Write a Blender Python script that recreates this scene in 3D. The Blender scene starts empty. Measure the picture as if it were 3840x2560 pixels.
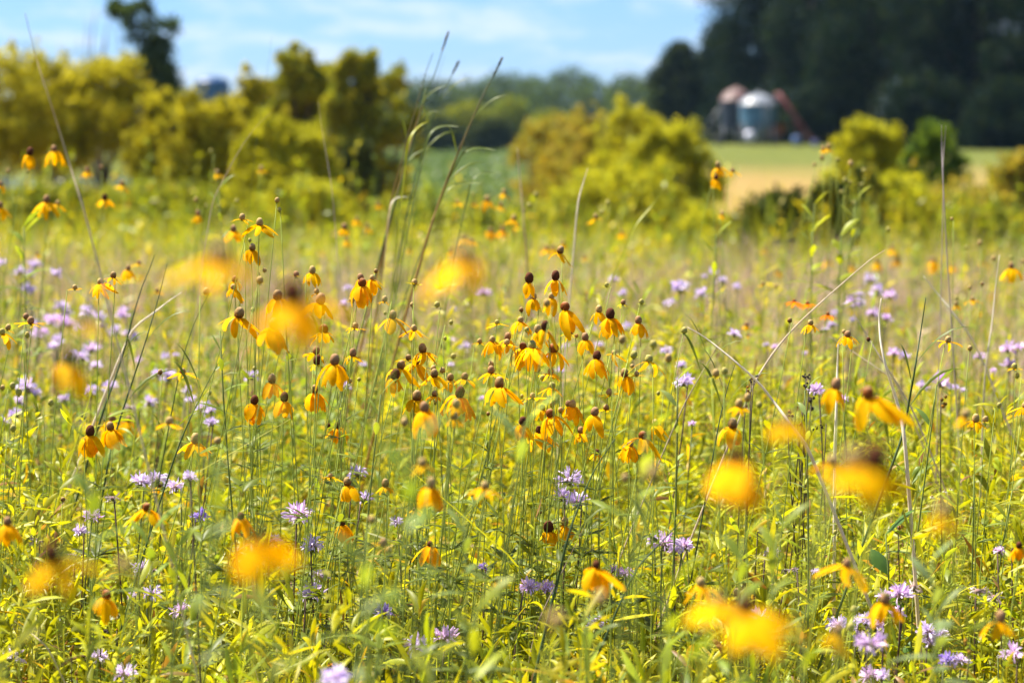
import bpy, math, random
import numpy as np
from mathutils import Vector

R = math.radians
random.seed(7)
rng = np.random.default_rng(11)
scene = bpy.context.scene
COL = scene.collection
S = 1300 / 2343.0
TILES = {'A': (0, 0), 'B': (1280, 0), 'C': (2540, 0), 'D': (0, 850), 'E': (1280, 850), 'F': (2540, 850),
         'G': (0, 1690), 'H': (1280, 1690), 'I': (2540, 1690)}
FOCAL, PITCH, EYE = 85.0, R(4.84), np.array([0.0, 0.0, 1.5])
PX = 36 / 3840 / FOCAL                       # one photograph pixel, in metres at one metre

def at(X, Y, d):
    """the point that photograph pixel X, Y shows when it is d metres away"""
    x, y = (X - 1920) * PX, (1280 - Y) * PX
    f = np.array([0, math.cos(PITCH), -math.sin(PITCH)]); u = np.array([0, math.sin(PITCH), math.cos(PITCH)])
    return EYE + d * (f + x * np.array([1.0, 0, 0]) + y * u)
def tile(t, x, y): return TILES[t][0] + x * S, TILES[t][1] + y * S
def disp(x, y): return x * 3840 / 2352, y * 2560 / 1568
def sstep(a, b, x):
    t = np.clip((np.asarray(x, float) - a) / (b - a), 0, 1); return t * t * (3 - 2 * t)

def ground_z(x, y):
    """gentle farmland: flat meadow, a shallow valley ahead, a rise behind the hay field"""
    x = np.asarray(x, float); y = np.asarray(y, float)
    u = x / np.maximum(y, 8.0)
    left = np.interp(y, [0, 72, 78, 92, 98, 200, 400, 900, 4000], [0, 0, -.35, -.35, 0, .1, 2.2, 2.5, 2.5])
    mid = np.interp(y, [0, 34, 60, 150, 200, 400, 900, 4000], [0, 0, -2.1, -1.0, 0, 2.2, 2.5, 2.5])
    right = np.interp(y, [0, 46, 135, 260, 400, 900, 4000], [0, 0, 1.0, 1.9, 2.4, 2.5, 2.5])
    a = sstep(-.10, -.05, u); b = sstep(.03, .08, u)
    return left * (1 - a) + mid * a * (1 - b) + right * b * a

# ---------------------------------------------------------------- objects
def tag(o, label=None, cat=None, group=None, kind=None):
    for k, v in (('label', label), ('category', cat), ('group', group), ('kind', kind)):
        if v: o[k] = v
    return o
def empty(name, loc):
    o = bpy.data.objects.new(name, None); o.location = tuple(float(v) for v in loc); o.empty_display_size = .05
    COL.objects.link(o); return o
def mesh_obj(name, V, F, mat, parent=None, col=None, smooth=False, loc=None):
    """V (n,3); F an (m,k) array or a list of faces; col (n,3) vertex colours"""
    me = bpy.data.meshes.new(name)
    V = np.asarray(V, np.float32)
    if isinstance(F, np.ndarray) and F.ndim == 2:
        n, k = F.shape
        me.vertices.add(len(V)); me.vertices.foreach_set('co', V.ravel())
        me.loops.add(n * k); me.loops.foreach_set('vertex_index', F.astype(np.int32).ravel())
        me.polygons.add(n); me.polygons.foreach_set('loop_start', np.arange(n, dtype=np.int32) * k)
        me.polygons.foreach_set('loop_total', np.full(n, k, np.int32))
        me.update(calc_edges=True)
    else:
        me.from_pydata([tuple(v) for v in V.tolist()], [], [list(f) for f in F])
    if col is not None:
        a = me.color_attributes.new('col', 'FLOAT_COLOR', 'POINT')
        c = np.ones((len(V), 4), np.float32); c[:, :3] = col
        a.data.foreach_set('color', c.ravel())
    if smooth: me.polygons.foreach_set('use_smooth', np.ones(len(me.polygons), bool))
    me.materials.append(mat)
    o = bpy.data.objects.new(name, me); COL.objects.link(o)
    if parent is not None: o.parent = parent
    if loc is not None: o.location = tuple(float(v) for v in loc)
    return o

class MB:
    def __init__(s): s.V, s.F, s.C, s.n = [], [], [], 0
    def add(s, V, F, c=(.5, .5, .5)):
        V = np.asarray(V, float)
        c = np.asarray(c, float)
        s.V.append(V); s.C.append(np.broadcast_to(c, (len(V), 3)) if c.ndim == 1 else c)
        s.F += [[i + s.n for i in f] for f in F]; s.n += len(V)
    def obj(s, name, mat, parent=None, smooth=True):
        return mesh_obj(name, np.concatenate(s.V), s.F, mat, parent, np.concatenate(s.C), smooth)

def norm(v):
    v = np.asarray(v, float); return v / np.maximum(np.linalg.norm(v, axis=-1, keepdims=True), 1e-9)
def tube(mb, pts, rad, c, sides=5, cap=True):
    pts = np.asarray(pts, float); n = len(pts); rad = np.broadcast_to(rad, n)
    T = norm(np.gradient(pts, axis=0)); a = np.array([1.0, .13, 0.07]); b0 = norm(np.cross(T, a)); c0 = np.cross(T, b0)
    an = np.arange(sides) * 2 * math.pi / sides
    V = (pts[:, None] + rad[:, None, None] * (np.cos(an)[None, :, None] * b0[:, None] + np.sin(an)[None, :, None] * c0[:, None])).reshape(-1, 3)
    F = [[i * sides + j, i * sides + (j + 1) % sides, (i + 1) * sides + (j + 1) % sides, (i + 1) * sides + j] for i in range(n - 1) for j in range(sides)]
    if cap: F += [list(range(sides))[::-1], [(n - 1) * sides + j for j in range(sides)]]
    cc = np.asarray(c, float)
    if cc.ndim == 2: cc = np.repeat(cc, sides, axis=0)
    mb.add(V, F, cc)
def lathe(mb, prof, c, seg=16, M=None, o=(0, 0, 0)):
    """prof: list of (r, z); c one colour or one per ring"""
    an = np.arange(seg) * 2 * math.pi / seg
    V = np.array([[r * math.cos(t), r * math.sin(t), z] for r, z in prof for t in an])
    if M is not None: V = V @ np.asarray(M).T
    V = V + np.asarray(o, float); n = len(prof)
    F = [[i * seg + j, i * seg + (j + 1) % seg, (i + 1) * seg + (j + 1) % seg, (i + 1) * seg + j] for i in range(n - 1) for j in range(seg)]
    F += [list(range(seg))[::-1], [(n - 1) * seg + j for j in range(seg)]]
    cc = np.asarray(c, float)
    mb.add(V, F, np.repeat(cc, seg, axis=0) if cc.ndim == 2 else cc)
def box(mb, lo, hi, c):
    x0, y0, z0 = lo; x1, y1, z1 = hi
    mb.add([[x0, y0, z0], [x1, y0, z0], [x1, y1, z0], [x0, y1, z0], [x0, y0, z1], [x1, y0, z1], [x1, y1, z1], [x0, y1, z1]],
           [[0, 3, 2, 1], [4, 5, 6, 7], [0, 1, 5, 4], [1, 2, 6, 5], [2, 3, 7, 6], [3, 0, 4, 7]], c)
def ribbon(mb, pts, wid, side, c, fold=.0):
    """a leaf or petal: centre line pts, half widths wid, side vector(s), three vertices across"""
    pts = np.asarray(pts, float); n = len(pts); side = np.broadcast_to(side, (n, 3)); wid = np.asarray(wid, float)
    T = norm(np.gradient(pts, axis=0)); sd = norm(side - (side * T).sum(1, keepdims=True) * T); N = np.cross(T, sd)
    V = np.stack([pts - sd * wid[:, None] + N * (wid * fold)[:, None], pts, pts + sd * wid[:, None] + N * (wid * fold)[:, None]], 1).reshape(-1, 3)
    F = []
    for i in range(n - 1):
        for j in (0, 1): F.append([i * 3 + j, i * 3 + j + 1, (i + 1) * 3 + j + 1, (i + 1) * 3 + j])
    cc = np.asarray(c, float)
    mb.add(V, F, np.repeat(cc, 3, axis=0) if cc.ndim == 2 else cc)

def ribbons(P, D, B, L, W, prof, side=None, fold=0.0, cols=None):
    """many leaves at once: base P, direction D, bend B, length L, half width W, width profile prof; returns V, F, C"""
    N = len(P); K = len(prof); t = np.linspace(0, 1, K)
    P = np.asarray(P, float); D = norm(D)
    if side is None: side = rng.normal(size=(N, 3))
    ctr = P[:, None] + D[:, None] * (L[:, None] * t)[..., None] + B[:, None] * (L[:, None] * t ** 2)[..., None]
    T = norm(D[:, None] + 2 * B[:, None] * t[None, :, None])
    sd = norm(np.cross(T, side[:, None] + 0 * T)); nn = np.cross(T, sd)
    w = (W[:, None] * np.asarray(prof)[None])[..., None]
    if fold:
        V = np.stack([ctr - sd * w + nn * w * fold, ctr, ctr + sd * w + nn * w * fold], 2); m = 3
    else:
        V = np.stack([ctr - sd * w, ctr + sd * w], 2); m = 2
    idx = np.arange(N * K * m).reshape(N, K, m)
    F = np.stack([idx[:, :-1, :-1], idx[:, :-1, 1:], idx[:, 1:, 1:], idx[:, 1:, :-1]], -1).reshape(-1, 4)
    C = None if cols is None else np.repeat(cols, K * m, axis=0)
    return V.reshape(-1, 3), F, C
class Bulk:
    def __init__(s): s.V, s.F, s.C, s.n = [], [], [], 0
    def add(s, V, F, C):
        s.V.append(V); s.F.append(F + s.n); s.C.append(C); s.n += len(V)
    def obj(s, name, mat, **kw):
        return mesh_obj(name, np.concatenate(s.V), np.concatenate(s.F), mat, col=np.concatenate(s.C), **kw)

# ---------------------------------------------------------------- materials
def new_mat(name):
    m = bpy.data.materials.new(name); m.use_nodes = True; nt = m.node_tree; nt.nodes.clear()
    return m, nt, nt.nodes, nt.links
def plant_mat(name, trans=.35, rough=.45, vary=.25, spec=.5, tint=(1, 1, 1), noise=0, island=True):
    """colour of the thing itself from its attribute, varied leaf by leaf; thin, so light passes through"""
    m, nt, N, Lk = new_mat(name)
    out = N.new('ShaderNodeOutputMaterial'); a = N.new('ShaderNodeAttribute'); a.attribute_name = 'col'
    hsv = N.new('ShaderNodeHueSaturation'); Lk.new(a.outputs['Color'], hsv.inputs['Color'])
    geo = N.new('ShaderNodeNewGeometry'); tc = N.new('ShaderNodeTexCoord')
    nz = N.new('ShaderNodeTexNoise'); nz.inputs['Scale'].default_value = noise or 60; Lk.new(tc.outputs['Object'], nz.inputs['Vector'])
    mr = N.new('ShaderNodeMapRange'); mr.inputs['To Min'].default_value = 1 - vary; mr.inputs['To Max'].default_value = 1 + vary
    if island: Lk.new(geo.outputs['Random Per Island'], mr.inputs['Value'])
    else: Lk.new(nz.outputs['Fac'], mr.inputs['Value'])
    m2 = N.new('ShaderNodeMapRange'); m2.inputs['From Min'].default_value = .3; m2.inputs['From Max'].default_value = .7
    m2.inputs['To Min'].default_value = .85; m2.inputs['To Max'].default_value = 1.15; Lk.new(nz.outputs['Fac'], m2.inputs['Value'])
    mu = N.new('ShaderNodeMath'); mu.operation = 'MULTIPLY'; Lk.new(mr.outputs[0], mu.inputs[0]); Lk.new(m2.outputs[0], mu.inputs[1])
    Lk.new(mu.outputs[0], hsv.inputs['Value'])
    p = N.new('ShaderNodeBsdfPrincipled'); p.inputs['Roughness'].default_value = rough; p.inputs['Specular IOR Level'].default_value = spec
    Lk.new(hsv.outputs[0], p.inputs['Base Color'])
    if trans:
        t = N.new('ShaderNodeBsdfTranslucent'); mx = N.new('ShaderNodeMixShader'); mx.inputs[0].default_value = trans
        mc = N.new('ShaderNodeMix'); mc.data_type = 'RGBA'; mc.blend_type = 'MULTIPLY'; mc.inputs['Factor'].default_value = 1
        Lk.new(hsv.outputs[0], mc.inputs['A']); mc.inputs['B'].default_value = (*tint, 1)
        Lk.new(mc.outputs['Result'], t.inputs['Color'])
        Lk.new(p.outputs[0], mx.inputs[1]); Lk.new(t.outputs[0], mx.inputs[2]); Lk.new(mx.outputs[0], out.inputs[0])
    else: Lk.new(p.outputs[0], out.inputs[0])
    return m
M_leaf = plant_mat('leaf', .5, .42, .35, .25, (1.35, 1.2, .3))
M_grass = plant_mat('grass_blade', .45, .42, .35, .25, (1.3, 1.15, .4))
M_dry = plant_mat('dry_straw', .25, .6, .3, .3)
M_petal = plant_mat('petal', .38, .7, .14, .04, (1.05, .92, .1), 90)
M_lav = plant_mat('lavender_petal', .35, .5, .2, .4, (1, .9, 1.1))
M_cone = plant_mat('cone', 0, .85, .12, .08, island=False, noise=700)
M_stem = plant_mat('stem', 0, .6, .15, .2, island=False, noise=30)
M_far = plant_mat('distant_foliage', .45, .7, .4, .08, (1.2, 1.1, .4))
M_bark = plant_mat('bark', 0, .9, .3, .2, island=False, noise=6)
M_metal = plant_mat('painted_metal', 0, .45, .12, .5, island=False, noise=2.5)

# ---------------------------------------------------------------- camera, sun, sky
cam = bpy.data.cameras.new('camera'); co = bpy.data.objects.new('camera', cam); COL.objects.link(co)
co.location = EYE; co.rotation_euler = (math.pi / 2 - PITCH, 0, 0); cam.lens = FOCAL; cam.sensor_width = 36
cam.clip_start = .05; cam.clip_end = 12000
cam.dof.use_dof = True; cam.dof.focus_distance = 4.22; cam.dof.aperture_fstop = 4.2
scene.camera = co
SUN_EL, SUN_AZ = R(59), R(-60)                # azimuth from +Y towards +X
sl = bpy.data.lights.new('sun', 'SUN'); sl.energy = 5.0; sl.angle = R(.55); sl.color = (1, .945, .83)
so = bpy.data.objects.new('sun', sl); COL.objects.link(so)
sd = Vector((math.sin(SUN_AZ) * math.cos(SUN_EL), math.cos(SUN_AZ) * math.cos(SUN_EL), math.sin(SUN_EL)))
so.rotation_euler = sd.to_track_quat('Z', 'Y').to_euler(); so.location = (0, 0, 30)
w = bpy.data.worlds.new('World'); scene.world = w; w.use_nodes = True; nt = w.node_tree; nt.nodes.clear(); N, Lk = nt.nodes, nt.links
sky = N.new('ShaderNodeTexSky'); sky.sky_type = 'NISHITA'; sky.sun_disc = False; sky.sun_elevation = SUN_EL; sky.sun_rotation = SUN_AZ
sky.air_density = 1.0; sky.dust_density = .15; sky.ozone_density = 3.0
bg = N.new('ShaderNodeBackground'); bg.inputs['Strength'].default_value = .085
tc = N.new('ShaderNodeTexCoord'); mp = N.new('ShaderNodeMapping'); mp.inputs['Scale'].default_value = (24, 24, 88); mp.inputs['Location'].default_value = (3.3, 1.2, .4)
Lk.new(tc.outputs['Generated'], mp.inputs['Vector'])
nz = N.new('ShaderNodeTexNoise'); nz.inputs['Scale'].default_value = 1; nz.inputs['Detail'].default_value = 5; nz.inputs['Roughness'].default_value = .55; nz.inputs['Distortion'].default_value = .3
Lk.new(mp.outputs[0], nz.inputs['Vector'])
cr = N.new('ShaderNodeMapRange'); cr.inputs['From Min'].default_value = .44; cr.inputs['From Max'].default_value = .66; cr.inputs['To Max'].default_value = .62; cr.interpolation_type = 'SMOOTHSTEP'
Lk.new(nz.outputs['Fac'], cr.inputs['Value'])
mx = N.new('ShaderNodeMix'); mx.data_type = 'RGBA'; Lk.new(cr.outputs[0], mx.inputs['Factor']); Lk.new(sky.outputs[0], mx.inputs['A'])
mx.inputs['B'].default_value = (4.1, 4.5, 5.3, 1)
tn = N.new('ShaderNodeMix'); tn.data_type = 'RGBA'; tn.blend_type = 'MULTIPLY'; tn.inputs['Factor'].default_value = 1; tn.inputs['B'].default_value = (.33, .475, .80, 1)
Lk.new(sky.outputs[0], tn.inputs['A']); Lk.new(tn.outputs['Result'], mx.inputs['A']); Lk.new(mx.outputs['Result'], bg.inputs[0]); ow = N.new('ShaderNodeOutputWorld'); Lk.new(bg.outputs[0], ow.inputs[0])
scene.view_settings.view_transform = 'Standard'; scene.view_settings.look = 'None'; scene.view_settings.gamma = 1
scene.view_settings.exposure = 1.42
scene.cycles.max_bounces = 7; scene.cycles.diffuse_bounces = 4; scene.cycles.glossy_bounces = 2; scene.cycles.transmission_bounces = 5
scene.cycles.volume_bounces = 0; scene.cycles.caustics_reflective = False; scene.cycles.caustics_refractive = False
scene.cycles.use_denoising = True; scene.cycles.sample_clamp_indirect = 6
scene.cycles.use_adaptive_sampling = False

# ---------------------------------------------------------------- ground, pond, far land
def ground():
    ys = np.concatenate([np.linspace(-60, 0, 9), np.linspace(1, 40, 40), np.linspace(41, 240, 150), np.geomspace(245, 630, 30)])
    us = np.concatenate([np.linspace(-3, -.5, 9), np.linspace(-.48, .48, 121), np.linspace(.5, 3, 9)])
    X = us[None] * (np.maximum(ys, 0)[:, None] + 22); Y = ys[:, None] + 0 * X
    Z = ground_z(X, Y); V = np.stack([X, Y, Z], -1).reshape(-1, 3)
    a, b = X.shape; i = np.arange(a * b).reshape(a, b)
    F = np.stack([i[:-1, :-1], i[:-1, 1:], i[1:, 1:], i[1:, :-1]], -1).reshape(-1, 4)
    m, nt, N, Lk = new_mat('farmland')
    out = N.new('ShaderNodeOutputMaterial'); p = N.new('ShaderNodeBsdfPrincipled'); p.inputs['Roughness'].default_value = .95; p.inputs['Specular IOR Level'].default_value = .1
    g = N.new('ShaderNodeNewGeometry'); sp = N.new('ShaderNodeSeparateXYZ'); Lk.new(g.outputs['Position'], sp.inputs[0])
    def noise(sc, det=4):
        n = N.new('ShaderNodeTexNoise'); n.inputs['Scale'].default_value = sc; n.inputs['Detail'].default_value = det; Lk.new(g.outputs['Position'], n.inputs['Vector']); return n.outputs['Fac']
    def rng_(v, a, b, c=0, d=1):
        r = N.new('ShaderNodeMapRange'); r.interpolation_type = 'SMOOTHSTEP'; Lk.new(v, r.inputs['Value'])
        for k, x in zip(('From Min', 'From Max', 'To Min', 'To Max'), (a, b, c, d)): r.inputs[k].default_value = x
        return r.outputs[0]
    def mix(f, A, B):
        q = N.new('ShaderNodeMix'); q.data_type = 'RGBA'
        if isinstance(f, float): q.inputs['Factor'].default_value = f
        else: Lk.new(f, q.inputs['Factor'])
        for k, v in (('A', A), ('B', B)):
            if isinstance(v, tuple): q.inputs[k].default_value = (*v, 1)
            else: Lk.new(v, q.inputs[k])
        return q.outputs['Result']
    def math_(op, a, b):
        q = N.new('ShaderNodeMath'); q.operation = op
        for k, v in ((0, a), (1, b)):
            if isinstance(v, (int, float)): q.inputs[k].default_value = v
            else: Lk.new(v, q.inputs[k])
        return q.outputs[0]
    soil = mix(rng_(noise(9), .35, .65), (.055, .05, .014), (.11, .11, .03))
    hay = mix(rng_(noise(.35), .38, .62), (.31, .19, .065), (.24, .18, .045))
    yj = math_('ADD', sp.outputs['Y'], math_('MULTIPLY', noise(.06, 2), 22))
    green = mix(rng_(noise(.8), .4, .6), (.085, .105, .018), (.13, .14, .025))
    far = mix(rng_(yj, 66, 112), hay, green)
    c = mix(rng_(yj, 30, 42), soil, far)
    Lk.new(c, p.inputs['Base Color'])
    bp = N.new('ShaderNodeBump'); bp.inputs['Strength'].default_value = .6; bp.inputs['Distance'].default_value = .15; Lk.new(noise(3.5, 6), bp.inputs['Height']); Lk.new(bp.outputs[0], p.inputs['Normal'])
    Lk.new(p.outputs[0], out.inputs[0])
    tag(mesh_obj('ground', V, F, m, smooth=True), kind='structure')
ground()
def pond():
    m, nt, N, Lk = new_mat('pond_water'); out = N.new('ShaderNodeOutputMaterial'); p = N.new('ShaderNodeBsdfPrincipled')
    p.inputs['Base Color'].default_value = (.05, .08, .07, 1); p.inputs['Roughness'].default_value = .08; p.inputs['Specular IOR Level'].default_value = .8
    n = N.new('ShaderNodeTexNoise'); n.inputs['Scale'].default_value = 3; b = N.new('ShaderNodeBump'); b.inputs['Strength'].default_value = .12; Lk.new(n.outputs['Fac'], b.inputs['Height']); Lk.new(b.outputs[0], p.inputs['Normal'])
    Lk.new(p.outputs[0], out.inputs[0])
    n = 40; V = [[-14.5, 85, -.1]]
    for i in range(n):
        t = i * 2 * math.pi / n; k = 1 + .08 * math.sin(3 * t + 1); V.append([-19 + 12.5 * k * math.cos(t), 85 + 8.5 * k * math.sin(t), -.1])
    tag(mesh_obj('pond_water', V, [[0, i + 1, (i + 1) % n + 1] for i in range(n)], m), kind='structure')
pond()
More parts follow.
